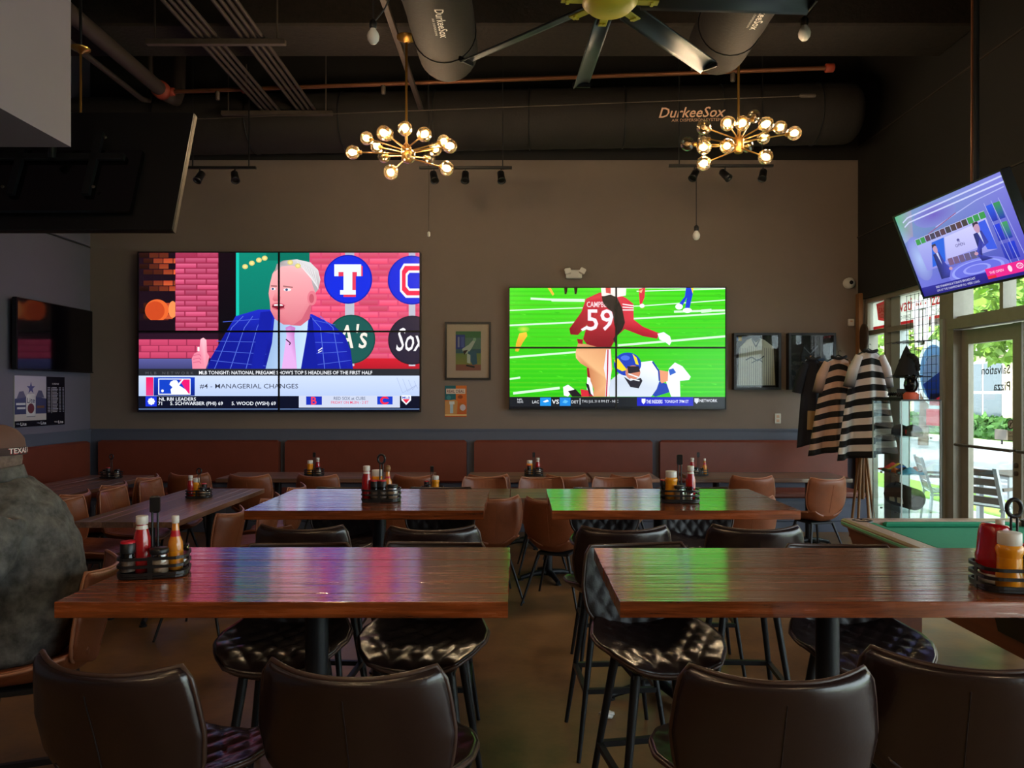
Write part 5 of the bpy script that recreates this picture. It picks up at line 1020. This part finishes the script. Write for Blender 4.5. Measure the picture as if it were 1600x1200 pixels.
def cap_hat(name, c, rz, m, label, patch=None, s=1.0, par=None):
    q = thing(name, c, label, 'cap', rz)
    MB().lathe([(0.088 * s, 0.0), (0.092 * s, 0.03 * s), (0.085 * s, 0.07 * s), (0.06 * s, 0.10 * s), (0.025 * s, 0.114 * s), (0.0005, 0.116 * s)], 24).build('crown', m, q)
    def br(u, v, k): a = -PI / 2 + (u - 0.5) * 1.9; r = (0.085 + 0.075 * v * math.cos((u - 0.5) * 2.6)) * s; return Vector((r * math.cos(a), r * math.sin(a), 0.006 * s + 0.004 * s * k - 0.02 * s * v * abs(u - 0.5)))
    MB().slab(lambda u, v: br(u, v, 1), lambda u, v: br(u, v, 0), 12, 4).build('brim', m, q); MB().lathe([(0.008 * s, 0), (0.006 * s, 0.006 * s), (0.0005, 0.008 * s)], 10, (0, 0, 0.114 * s)).build('button', m, q)
    if patch: MB().box((-0.02 * s, -0.089 * s, 0.045 * s), (0.014 * s, 0.006, 0.045 * s)).build('patch', patch, q)
    return q
cap_hat('baseball_hat', (4.05, 7.56, 1.2135), -1.0, M_darkcloth, 'black cap with a red mark on the upper glass shelf', M_red)
cap_hat('baseball_hat', (4.05, 7.81, 1.2135), -1.4, M_darkcloth, 'plain black cap on the upper glass shelf behind the marked one', None, 0.95)
R = random.Random(5)
for k, (c_, nm) in enumerate((((214, 50, 40), 'red'), ((230, 190, 50), 'yellow'), ((40, 90, 60), 'green'), ((50, 120, 210), 'blue'), ((230, 120, 40), 'orange'), ((30, 30, 34), 'black'), ((90, 180, 210), 'aqua'))):
    m = mat('flag_' + nm, rgb(*c_), 0.8, var=0.4, scale=30); y_ = 7.90 - k * 0.075; x_ = 3.99 + R.uniform(-0.03, 0.03)
    a0 = R.uniform(0, 6)
    fb = MB().slab(lambda u, v: Vector(((u - 0.5) * 0.24, (v - 0.5) * 0.09, 0.008 + 0.030 * (1 + math.sin(6 * u + a0)) * (1 - abs(2 * v - 1)) + 0.012 * math.sin(9 * v + 5 * u))), lambda u, v: Vector(((u - 0.5) * 0.24, (v - 0.5) * 0.09, 0.002)), 14, 6).build('folded_bandana', m, None, (x_, y_, 0.8335), (0, 0, R.uniform(-0.2, 0.2)))
    tag(fb, 'crumpled %s bandana on the middle glass shelf' % nm, 'bandana', 'bandanas in the glass case')
q = thing('duffel_bag', (4.02, 7.68, 0.4545), 'grey and black bag on the lower glass shelf', 'bag')
MB().tube([(0, -0.26, 0.11), (0, -0.22, 0.12), (0, 0.18, 0.13), (0, 0.25, 0.11)], [0.06, 0.11, 0.12, 0.05], 16).build('body', mat('bag_fabric', rgb(52, 52, 56), 0.8, var=0.5, scale=14), q)
for y in (-0.14, 0.02): MB().box((-0.108, y, 0.10), (0.012, 0.10, 0.06), ch=0.004).build('white_patch', M_white, q)
MB().tube([(-0.05, -0.14, 0.21), (-0.06, -0.08, 0.26), (-0.06, 0.04, 0.27), (-0.05, 0.10, 0.22)], 0.010, 8).build('strap', M_blk, q)
for k, (y, r) in enumerate(((7.56, 0.075), (7.82, 0.09))):
    q = MB().ball((0, 0, r * 0.7), r, 16, 10, (1, 1.2, 0.7)).tube([(-r * 0.9, -0.05, r), (-r, 0, r * 1.5), (-r * 0.9, 0.05, r)], 0.008, 6).build('beanie_hat', mat('knit_%d' % k, rgb(60 + 50 * k, 60 + 50 * k, 66 + 48 * k), 0.9, var=0.5, scale=40), None, (4.02, y, 0.101))
    tag(q, ('dark' if k == 0 else 'pale grey') + ' knit hat at the bottom of the glass case', 'hat', 'knit hats')
# wire grid behind the case with hats and glasses
o = thing('wire_grid_rack', (4.20, 7.68, CZ), 'black wire grid rack rising from the glass case against the window', 'rack')
g = MB()
for k in range(8): g.tube([(0, -0.28 + 0.08 * k, 0.0), (0, -0.28 + 0.08 * k, 1.12)], 0.0028, 5)
for k in range(14): g.tube([(0, -0.30, 0.02 + 0.084 * k), (0, 0.30, 0.02 + 0.084 * k)], 0.0028, 5)
g.build('lattice', M_blk, o)
for z in (0.235, 0.60):
    h = MB()
    for k in range(5): h.tube([(-0.02 - 0.055 * k, -0.22, z), (-0.02 - 0.055 * k, 0.22, z)], 0.003, 5)
    for y in (-0.22, 0, 0.22): h.tube([(0, y, z - 0.006), (-0.26, y, z - 0.006)], 0.003, 5)
    h.build('wire_shelf_lattice', M_blk, o)
q = thing('cone_hat', (4.06, 7.70, CZ + 0.240), 'tall black pointed hat on the wire shelf', 'hat')
MB().lathe([(0.135, 0.0), (0.12, 0.02), (0.07, 0.16), (0.03, 0.27), (0.0005, 0.33)], 22).build('cone', M_darkcloth, q); MB().lathe([(0.12, 0.0), (0.155, 0.002), (0.155, 0.008), (0.12, 0.012)], 22).build('brim', M_blk, q)
q = thing('feather_headband', (4.08, 7.66, CZ + 0.33), 'black fluffy arched headband hanging over the pointed hat', 'headband')
for k in range(15):
    a = PI * k / 14; MB().ball((-0.02, 0.18 * math.cos(a), 0.15 * math.sin(a) - 0.02), 0.024 + 0.005 * (k % 2), 8, 6).build('tuft', M_darkcloth, q)
MB().tube([(-0.02, 0.18 * math.cos(PI * k / 14), 0.15 * math.sin(PI * k / 14) - 0.02) for k in range(15)], 0.008, 6).build('band', M_blk, q)
for y in (7.48, 7.84): pass
MB().tube([(-0.02, 0.18, -0.02), (0.10, 0.18, -0.03)], 0.003, 5).build('hook', M_blk, q)
q = thing('glasses_stand', (4.02, 7.76, CZ), 'low dark stand on top of the glass case for sunglasses', 'stand')
MB().box((0, 0, 0.012), (0.16, 0.36, 0.024), ch=0.006).build('tray', M_blk, q); MB().box((0.06, 0, 0.06), (0.01, 0.34, 0.10)).build('back_board', M_blk, q)
for k in range(4):
    s_ = thing('sunglasses', (3.99, 7.90 - 0.09 * k, CZ + 0.0245), ('first', 'second', 'third', 'fourth')[k] + ' pair of dark sunglasses from the shirts on the low stand', 'sunglasses', group='sunglasses on the stand')
    for y in (-0.022, 0.022): MB().lathe([(0.020, 0), (0.022, 0.003), (0.020, 0.006)], 14, (0, y, 0.030), (-1, 0, 0.3)).build('lens', M_gloss, s_); MB().tube([(0, y * 2, 0.035), (0.05, y * 1.9, 0.03), (0.055, y * 1.9, 0.005)], 0.0028, 5).build('temple', M_blk, s_)
    MB().tube([(0, -0.044, 0.040), (-0.006, 0, 0.044), (0, 0.044, 0.040)], 0.0026, 5).build('bridge', M_blk, s_)
q = thing('mascot_mask', (4.00, 7.50, CZ), 'round black mask with orange patch on the end of the glass case', 'mask')
MB().ball((0, 0, 0.15), 0.082, 18, 12, (0.8, 0.95, 1.1)).build('head', M_gloss, q)
for y in (-0.065, 0.065): MB().ball((0, y, 0.225), 0.032, 12, 8).build('ear', M_gloss, q)
MB().lathe([(0.07, 0), (0.075, 0.05), (0.05, 0.075)], 16).build('collar', mat('mask_orange', rgb(220, 96, 70), 0.6), q)
# white neon mug in the window
q = thing('window_sign', (4.30, 7.86, 2.42), 'white outlined beer mug sign hanging in the window', 'sign', -PI / 2)
m = mat('frosted_tube', rgb(235, 240, 240), 0.3, emit=(0.9, 0.95, 1, 1), es=0.6)
for pts, nm in (([(-0.13, 0.16), (-0.10, -0.26), (0.10, -0.26), (0.13, 0.16)], 'outline_tube'), ([(0.12, 0.10), (0.22, 0.08), (0.22, -0.12), (0.11, -0.18)], 'handle_tube'), ([(-0.15, 0.16), (-0.12, 0.24), (-0.04, 0.21), (0.0, 0.27), (0.07, 0.21), (0.13, 0.25), (0.15, 0.16), (-0.15, 0.16)], 'foam_tube')):
    MB().tube([(x, 0, z) for x, z in pts], 0.016, 8).build(nm, m, q)
MB().prism([(-0.12, -0.25), (0.09, -0.25), (0.12, 0.16), (-0.12, 0.16)], 0.004, 0.010, Matrix(((1, 0, 0, 0), (0, 0, 1, 0.012), (0, 1, 0, 0), (0, 0, 0, 1)))).build('acrylic_back', M_clear, q)
for x in (-0.07, 0.0, 0.06): MB().tube([(x, 0, 0.12), (x, 0, -0.20)], 0.009, 8).build('stripe_tube', m, q)
MB().tube([(0, 0, 0.25), (0, 0, 0.34)], 0.003, 5).build('wire', M_blk, q)
q = thing('round_plaque', (4.235, 9.02, 2.33), 'dark round wooden plaque hanging edge-on at the window corner', 'plaque')
MB().lathe([(0.005, -0.02), (0.17, -0.02), (0.18, 0.0), (0.17, 0.02), (0.14, 0.022), (0.005, 0.024)], 28, (0, 0, 0), (-0.95, 0.22, 0)).build('disc', mat('dark_walnut', rgb(70, 50, 38), 0.6, var=0.4, scale=9), q); MB().tube([(0, 0, 0.16), (0.01, 0, 0.46)], 0.004, 5).build('cord', M_blk, q)
# clothes stand with shirts
SX, SY = 3.92, 8.38
q = thing('clothes_stand', (SX, SY, 0), 'wooden clothes stand with splayed legs between bench and glass case', 'clothes stand')
MB().tube([(0, 0, 0.45), (0, 0, 2.02)], 0.018, 10).build('pole', M_woodtrim, q); MB().ball((0, 0, 2.06), 0.045, 12, 8).build('finial', mat('leather_finial', rgb(92, 56, 40), 0.6, var=0.4, scale=20), q)
for a in (0.6, 2.2, 3.9, 5.4): MB().tube([(0.02 * math.cos(a), 0.02 * math.sin(a), 1.15), (0.15 * math.cos(a), 0.15 * math.sin(a), 0.0)], 0.016, 8).build('leg', M_woodtrim, q)
MB().tube([(0, 0, 1.96), (-0.2, 0.17, 2.0), (-0.44, 0.35, 2.03), (-0.45, 0.36, 2.10)], 0.010, 8).build('peg', M_woodtrim, q)
for a in (2.7, 3.6, 5.2): MB().tube([(0, 0, 1.96), (0.14 * math.cos(a), 0.14 * math.sin(a), 2.0), (0.20 * math.cos(a), 0.20 * math.sin(a), 1.97), (0.22 * math.cos(a), 0.22 * math.sin(a), 2.03)], 0.010, 8).build('peg', M_woodtrim, q)
def hung_shirt(name, c, rz, wt, wb, h, nb, colA, colB, label, folds=5, skew=0.0, dp=0.10, seed=1):
    """a shirt hanging from its collar, flaring and folding towards the hem; bands of colour woven into the cloth"""
    o = thing(name, c, label, 'shirt', rz, 'shirts on the clothes stand'); r = random.Random(seed); ph = r.uniform(0, 6)
    nu, nv = 48, nb * 4
    def f(u, v, s):
        w_ = wt + (wb - wt) * v ** 0.75; a = (u - 0.5) * 2
        fold = math.sin(a * PI * folds / 2 + ph) * 0.16 * (0.3 + v) * w_
        x = a * w_ / 2 + skew * v; y = -dp * math.cos(a * PI / 2) * (0.5 + 0.8 * v) + fold * 0.55
        z = -v * h - 0.06 * abs(a) ** 1.5 * (1 - v) + 0.05 * a * v
        return Vector((x, y + (0 if s else 0.012), z))
    b = MB().slab(lambda u, v: f(u, v, 1), lambda u, v: f(u, v, 0), nu, nv)
    ob = b.build('cloth', M_cloth, o); me = ob.data
    at_ = me.color_attributes.new('Col', 'FLOAT_COLOR', 'CORNER'); W = nu + 1; O = W * (nv + 1)
    for p in me.polygons:
        j = min((vi % O) // W for vi in p.vertices); band = (j // 2) % 2 if colB else 0
        cc = rgb(*(colB if band else colA))
        for li in p.loop_indices: at_.data[li].color = cc
    cl = MB().tube([(0.075 * math.cos(a), 0.03 * math.sin(a) - 0.04, 0.012 * math.cos(2 * a) + 0.0) for a in [2 * PI * k / 16 for k in range(16)]], 0.016, 8, closed=True).build('collar', M_darkcloth, o)
    MB().tube([(-wt * 0.45, 0, -0.035), (0, 0, 0.03), (wt * 0.45, 0, -0.035)], 0.008, 6).tube([(0, 0, 0.03), (0, 0, 0.07), (0.02, 0, 0.085), (0.03, 0, 0.07)], 0.003, 6).build('hanger', M_blk, o)
    for sx in (-1, 1):
        sl = MB().tube([(sx * wt * 0.46, -0.03, -0.05), (sx * (wt * 0.62 + 0.02), -0.02, -0.20), (sx * (wt * 0.66 + 0.05), 0.0, -0.40)], [0.04, 0.055, 0.06], 12).build('sleeve', M_cloth, o)
        a2 = sl.data.color_attributes.new('Col', 'FLOAT_COLOR', 'POINT')
        for i, v_ in enumerate(sl.data.vertices): a2.data[i].color = rgb(*(colB if colB and int(-v_.co.z / 0.075) % 2 else colA))
    return o
hung_shirt('striped_shirt', (3.90, 8.20, 2.12), 0.12, 0.28, 0.78, 1.16, 8, (232, 220, 216), (24, 22, 26), 'black and white striped shirt hanging foremost beside the glass case', 5, -0.02, 0.10, 2)
hung_shirt('striped_shirt', (3.66, 8.42, 2.06), -0.25, 0.26, 0.50, 1.08, 8, (216, 178, 160), (30, 26, 30), 'striped shirt with pinkish painted shade hanging behind the black and white one', 4, -0.08, 0.08, 5)  # pinkish tone is shading painted into the white bands
j_ = hung_shirt('dark_jersey', (3.46, 8.66, 2.06), -0.2, 0.18, 0.30, 1.0, 9, (34, 34, 44), None, 'plain dark jersey with a gold patch hanging beside the framed jersey', 3, -0.03, 0.08, 9)
MB().box((-0.02, -0.13, -0.72), (0.12, 0.012, 0.22), Euler((0.0, 0.03, 0)), ch=0.004).build('gold_patch', mat('gold_patch', rgb(150, 116, 66), 0.6), j_)
# ================================================================== the seated man
PX, PY = -1.78, 2.50; ANG = D(108)                      # his chest looks along +Y turned by ANG
def remesh(o, vox, sm=6, it=1.0):
    m = o.modifiers.new('r', 'REMESH'); m.mode = 'VOXEL'; m.voxel_size = vox; m.use_smooth_shade = True
    s = o.modifiers.new('s', 'SMOOTH'); s.factor = 0.5; s.iterations = sm
def loft(b, rings, n=24):
    """rings: (x, y, z, half width, half depth)"""
    vs = [Vector((x + a * math.cos(2 * PI * k / n), y + d * math.sin(2 * PI * k / n), z)) for x, y, z, a, d in rings for k in range(n)]
    fs = [(i * n + k, i * n + (k + 1) % n, (i + 1) * n + (k + 1) % n, (i + 1) * n + k) for i in range(len(rings) - 1) for k in range(n)]
    fs += [tuple(range(n - 1, -1, -1)), tuple(range((len(rings) - 1) * n, len(rings) * n))]
    b.add(vs, fs, True)
man = thing('person', (PX, PY, 0), 'person in a cap and dark patterned shirt sitting on a tan stool', 'person', ANG)
TOR = [(0, -0.05, 0.76, 0.17, 0.15), (0, -0.07, 0.86, 0.19, 0.17), (0, -0.09, 0.98, 0.195, 0.175), (0, -0.088, 1.10, 0.205, 0.163), (0, -0.07, 1.20, 0.21, 0.145), (0, -0.055, 1.28, 0.195, 0.118), (0, -0.032, 1.335, 0.14, 0.095), (0, -0.02, 1.365, 0.08, 0.078)]
ARM = [[(s * 0.205, -0.075, 1.255), (s * 0.262, -0.06, 1.12), (s * 0.285, 0.02, 0.99), (s * 0.22, 0.24, 1.0), (s * 0.12, 0.36, 1.06)] for s in (-1, 1)]
LEG = [[(s * 0.10, 0.0, 0.81), (s * 0.15, 0.22, 0.83), (s * 0.17, 0.42, 0.80), (s * 0.16, 0.44, 0.55), (s * 0.15, 0.36, 0.36)] for s in (-1, 1)]
b = MB(); loft(b, [(x, y, z, a - 0.015, d - 0.015) for x, y, z, a, d in TOR])
b.tube([(0, -0.01, 1.31), (0, 0.0, 1.36), (0, 0.02, 1.41)], [0.068, 0.062, 0.062], 16)
hz = 1.436
hm = MB()
b.ball((0, 0.02, hz), 0.1, 20, 14, (0.76, 0.95, 1.10)); b.ball((0, 0.055, hz - 0.045), 0.07, 16, 10, (0.82, 0.85, 0.95))           # skull and jaw
b.ball((0, 0.118, hz - 0.02), 0.018, 8, 6, (0.8, 1.0, 1.4)); b.ball((0, 0.098, hz - 0.062), 0.022, 8, 6, (1.2, 0.7, 0.45))           # nose, lips
for s in (-1, 1): b.ball((s * 0.074, 0.01, hz - 0.012), 0.024, 10, 8, (0.4, 0.8, 1.25)); b.ball((s * 0.03, 0.096, hz + 0.008), 0.014, 8, 6)   # ears, brows
for A_ in ARM:
    b.tube(A_, [0.048, 0.046, 0.042, 0.034, 0.026], 14)
    s = 1 if A_[0][0] > 0 else -1; h = Vector(A_[-1]); b.ball(h + Vector((-s * 0.02, 0.03, 0)), 0.042, 12, 8, (0.8, 1.1, 0.45))
    for k in range(4):
        p = h + Vector((-s * 0.02 + (k - 1.5) * 0.019, 0.065, 0.0)); b.tube([p, p + Vector((0, 0.035 - 0.004 * abs(k - 1.4), -0.004)), p + Vector((0, 0.055 - 0.006 * abs(k - 1.4), -0.022))], [0.0092, 0.0088, 0.0075], 8)
    p = h + Vector((-s * 0.055, 0.015, 0)); b.tube([p, p + Vector((-s * 0.015, 0.03, -0.004)), p + Vector((-s * 0.012, 0.05, -0.012))], [0.011, 0.010, 0.008], 8)
for L_ in LEG:
    b.tube(L_, [0.08, 0.078, 0.064, 0.052, 0.04], 14)
body = b.build('body', M_skin, man); remesh(body, 0.008, 4)
hb = MB().ball((0, 0.015, hz - 0.008), 0.1, 20, 14, (0.785, 0.965, 0.98)); hair = hb.build('hair', M_hair, man)
# keep hair only on the back and sides below the cap
bm = bmesh.new(); bm.from_mesh(hair.data)
bmesh.ops.delete(bm, geom=[v for v in bm.verts if v.co.y > 0.045 or v.co.z < hz - 0.062], context='VERTS'); bm.to_mesh(hair.data); bm.free()
s = MB(); loft(s, [(x, y, z, a + 0.012, d + 0.012) for x, y, z, a, d in TOR[:-1]] + [(0, -0.012, 1.362, 0.095, 0.088)])
for A_ in ARM: s.tube(A_[:4], [0.074, 0.070, 0.066, 0.058], 16)
shirt = s.build('shirt', M_shirt, man); remesh(shirt, 0.011, 8)
tx = bpy.data.textures.new('cloth_folds', 'CLOUDS'); tx.noise_scale = 0.09
dm = shirt.modifiers.new('d', 'DISPLACE'); dm.texture = tx; dm.strength = 0.036; dm.mid_level = 0.5
cl = MB()
def clf(u, v, k): a = 0.35 + u * (2 * PI - 0.7) + PI / 2; r = 0.078 + 0.014 * v + (0.004 if k else 0); return Vector((r * 1.0 * math.cos(a), -0.008 + r * 0.92 * math.sin(a), 1.395 - 0.045 * v + 0.012 * math.cos(a + PI / 2)))
cl.slab(lambda u, v: clf(u, v, 1), lambda u, v: clf(u, v, 0), 28, 4).build('collar', M_shirt, man)
t = MB(); loft(t, [(0, -0.02, 0.745, 0.175, 0.155), (0, -0.02, 0.80, 0.20, 0.175), (0, -0.02, 0.90, 0.20, 0.17)])
for L_ in LEG: t.tube(L_, [0.098, 0.096, 0.082, 0.07, 0.062], 16)
tr = t.build('trousers', M_pants, man); remesh(tr, 0.012, 6)
for s_ in (-1, 1):
    sh = MB(); loft(sh, [(s_ * 0.15, 0.40, 0.315, 0.045, 0.125), (s_ * 0.15, 0.40, 0.335, 0.046, 0.126), (s_ * 0.15, 0.39, 0.37, 0.04, 0.09), (s_ * 0.15, 0.365, 0.40, 0.045, 0.05)], 18); sh.build('shoe', M_gloss, man)
cap_ = MB().lathe([(0.086, 0.0), (0.0875, 0.02), (0.083, 0.055), (0.066, 0.082), (0.038, 0.098), (0.0005, 0.103)], 28)
HA = D(12)                                              # the head is turned a little further than the chest
def hp(b_, nm, m): return b_.build(nm, m, man, (0, 0.012, hz + 0.0), (0, 0, HA))
for v in cap_.v: v.y *= 1.17; v.z = v.z * 0.98 + 0.012 - 0.02 * (-v.y / 0.1) * 0.2
cp = hp(cap_, 'cap', M_cap)
MB().lathe([(0.0885, -0.002), (0.0890, 0.0), (0.0890, 0.022), (0.0880, 0.024)], 28).build('sweatband', M_capband, cp).scale = (1, 1.17, 1)
bpy.data.objects[cp.children[0].name].location = (0, 0, 0.008)
def cbr(u, v, k): a = PI / 2 + (u - 0.5) * 1.9; r = 0.086 + 0.075 * v * math.cos((u - 0.5) * 2.6); return Vector((r * math.cos(a), 1.12 * r * math.sin(a), 0.014 + 0.004 * k - 0.03 * v * abs(u - 0.5)))
MB().slab(lambda u, v: cbr(u, v, 1), lambda u, v: cbr(u, v, 0), 14, 4).build('brim', M_cap, cp)
A = Art(0, 0, 100, 12, 0.20, 0.024)
A.text('TEXAS RANGERS', 2, 10, 8.5, (240, 226, 218), 96, 0.03)
lt = A.build('cap_lettering', M_print, cp, (0, 0, 0))
for v in lt.data.vertices:                              # wrap the writing round the back of the cap
    a = -PI / 2 + v.co.x / 0.097; r = 0.0905; dz = v.co.z
    v.co = Vector((r * math.cos(a), 1.17 * r * math.sin(a), 0.021 + dz))
A2 = Art(0, 0, 100, 12, 0.212, 0.026); A2.rect(0, 0, 100, 12, (196, 60, 66)) if False else A2.text('TEXAS RANGERS', 2.6, 10.6, 8.9, (176, 40, 50), 96, 0.05)
lt = A2.build('cap_lettering_shadow', M_print, cp, (0, 0, 0))
for v in lt.data.vertices:
    a = -PI / 2 + v.co.x / 0.100; v.co = Vector((0.0897 * math.cos(a), 1.17 * 0.0897 * math.sin(a), 0.0205 + v.co.z))

# ================================================================== outdoors
M_side = mat('sidewalk_concrete', rgb(214, 208, 198), 0.9, var=0.15, scale=3)
M_road = mat('road_asphalt', rgb(150, 152, 160), 0.9, var=0.1, scale=6)
M_lawn = mat('lawn_green', rgb(120, 160, 62), 0.95, var=0.35, scale=20)
M_beige = mat('facade_beige', rgb(206, 188, 160), 0.85, var=0.08, scale=1)
M_panew = mat('facade_window', rgb(92, 104, 112), 0.15, spec=0.6)
M_leaf = mat('leaf_green', rgb(132, 172, 62), 0.6, var=0.45, scale=3)
M_leaf2 = mat('hedge_green', rgb(70, 120, 50), 0.7, var=0.5, scale=6)
M_bark = mat('bark', rgb(96, 76, 60), 0.9, var=0.4, scale=10)
M_alum = mat('chair_aluminium', rgb(178, 184, 190), 0.4, 0.4)
M_slat = mat('weathered_slat', rgb(112, 102, 94), 0.7, var=0.3, scale=6, stretch=(1, 10, 10))
def ground(nm, x0, x1, z, m, t=0.1): return struct(MB().box(((x0 + x1) / 2, 18, z - t / 2), (x1 - x0, 70, t)).build(nm, m))
ground('sidewalk', 4.56, 6.5, -0.02, M_side); ground('lawn', 6.5, 7.7, -0.03, M_lawn); ground('road', 7.7, 15.6, -0.12, M_road); ground('path_far', 15.6, 17.0, -0.02, M_side); ground('lawn_far', 17.0, 40, -0.02, M_lawn)
def tuft(b, c, r, n, rnd, s=0.16):
    for _ in range(n):
        while True:
            p = Vector((rnd.uniform(-1, 1), rnd.uniform(-1, 1), rnd.uniform(-1, 1)))
            if 0.25 < p.length < 1: break
        p = Vector((p.x * r[0], p.y * r[1], p.z * r[2])) + Vector(c); M = Euler((rnd.uniform(0, 6), rnd.uniform(0, 6), rnd.uniform(0, 6))).to_matrix(); k = s * rnd.uniform(0.6, 1.3)
        b.add([p + M @ Vector(q) for q in ((-k * 0.5, 0, 0), (0, -k, 0.02), (k * 0.5, 0, 0.0), (0, k, 0.02))], [(0, 1, 2, 3)])
rnd = random.Random(4)
for c, r, n, lb in (((10.1, 14.2, 4.1), (2.4, 3.0, 1.9), 3200, 'leafy street tree across the sidewalk seen through the door and transom'), ((13.2, 24.0, 4.6), (3.0, 4.0, 2.2), 2800, 'leafy street tree farther along the road beyond the shop window'), ((7.5, 10.0, 4.4), (1.5, 1.8, 1.0), 1500, 'small leafy tree close outside the shop window')):
    o = thing('street_tree', (c[0], c[1], -0.03), lb, 'tree', group='street trees')
    z = c[2]; MB().tube([(0, 0, 0), (0.05, 0, z * 0.45), (0, 0.1, z * 0.8), (0.2, 0.3, z)], [0.16, 0.12, 0.09, 0.04], 10).build('trunk', M_bark, o)
    for k in range(5): a = k * 1.3; MB().tube([(0.03, 0.05, z * 0.6), (r[0] * 0.5 * math.cos(a), r[1] * 0.5 * math.sin(a), z * 0.9)], [0.06, 0.02], 7).build('branch', M_bark, o)
    b = MB(); tuft(b, (0, 0, z), r, n, rnd, 0.17); f = b.build('foliage', M_leaf, o)
o = thing('hedge', (17.7, 30, -0.02), 'low leafy hedge along the building across the road', 'hedge'); b = MB(); tuft(b, (0, 0, 0.35), (0.7, 15, 0.45), 4200, rnd, 0.2); b.build('foliage', M_leaf2, o)
b = MB().box((0, 0, 0.2), (1.0, 29, 0.4), ch=0.1).build('core', M_leaf2, o)
fx = 19.0; o = thing('building', (fx, 30, 0), 'beige building with tall grey windows across the road', 'building')
MB().box((3, 0, 5), (6, 44, 10)).build('wall', M_beige, o)
for k in range(11):
    for z, h in ((1.7, 2.6), (5.0, 2.4), (8.2, 2.2)):
        y = -20 + k * 4.0
        if k % 3 == 1: continue
        f = MB().box((-0.02, y, z), (0.10, 2.6, h)).build('window', M_white, o)
        for i in (-1, 1):
            for j in (-1, 1): MB().box((-0.05, y + i * 0.62, z + j * h * 0.235), (0.08, 1.12, h * 0.43)).build('pane', M_panew, f)
MB().box((-0.1, 0, 3.4), (0.2, 44, 0.3)).build('ledge', M_side, o); MB().box((-0.1, 0, 10.05), (0.5, 44, 0.3)).build('cornice', M_side, o)
o = thing('parking_sign', (15.9, 24.2, -0.02), 'small dark sign board standing beside the road opposite', 'sign'); MB().tube([(0, 0, 0), (0, 0, 0.5)], 0.03, 8).build('post', M_metal, o); MB().box((-0.03, 0, 0.32), (0.04, 0.6, 0.34), ch=0.01).build('board', M_slat, o)
def patio_chair():
    o = bpy.data.objects.new('patio_chair', None); COL.objects.link(o); o['category'] = 'chair'; o['group'] = 'patio chairs'
    for s in (-1, 1):
        MB().bar((s * 0.26, -0.22, 0.0), (s * 0.25, -0.18, 0.44), 0.04, 0.025).build('leg', M_alum, o); MB().bar((s * 0.26, 0.24, 0.0), (s * 0.25, 0.22, 0.64), 0.04, 0.025).build('leg', M_alum, o)
        MB().bar((s * 0.25, -0.18, 0.44), (s * 0.24, -0.30, 0.88), 0.045, 0.03).build('back_post', M_alum, o); MB().bar((s * 0.26, -0.22, 0.65), (s * 0.26, 0.26, 0.65), 0.045, 0.03).build('armrest', M_slat, o)
        MB().bar((s * 0.24, -0.2, 0.42), (s * 0.24, 0.25, 0.43), 0.04, 0.025).build('seat_rail', M_alum, o)
    for k in range(4): MB().box((0, -0.195 - 0.025 * k, 0.52 + 0.10 * k), (0.47, 0.016, 0.075), Euler((0.26, 0, 0))).build('back_slat', M_slat, o)
    for k in range(5): MB().box((0, -0.15 + 0.09 * k, 0.452), (0.47, 0.075, 0.016)).build('seat_slat', M_alum, o)
    return o
pc_ = patio_chair(); pc_.location = (5.20, 8.10, -0.02); pc_.rotation_euler = (0, 0, -1.15); pc_['label'] = 'slatted metal patio chair outside seen through the glass door'
copy_tree(pc_, (5.35, 9.25, -0.02), -1.9, 'slatted metal patio chair outside seen through the display case')
o = thing('patio_table', (5.95, 8.75, -0.02), 'square metal patio table between the outdoor chairs', 'table')
for k in range(6): MB().box((0, -0.275 + 0.11 * k, 0.72), (0.66, 0.098, 0.02)).build('slat', M_slat, o)
for s in (-1, 1):
    for q in (-1, 1): MB().bar((s * 0.30, q * 0.29, 0), (s * 0.30, q * 0.29, 0.71), 0.035).build('leg', M_alum, o)
    MB().bar((s * 0.30, -0.29, 0.69), (s * 0.30, 0.29, 0.69), 0.03).build('apron', M_alum, o)
# crumpled napkin on the floor
q = MB().ball((0, 0, 0.016), 0.034, 12, 8, (1.2, 0.8, 0.5))
for v in q.v: v += Vector((rnd.uniform(-1, 1), rnd.uniform(-1, 1), rnd.uniform(-0.5, 0.5))) * 0.008
q = q.build('paper_napkin', M_white, None, (X(948, 3.75), 3.75, 0.0)); tag(q, 'crumpled white paper napkin on the floor under the nearer right table', 'napkin')
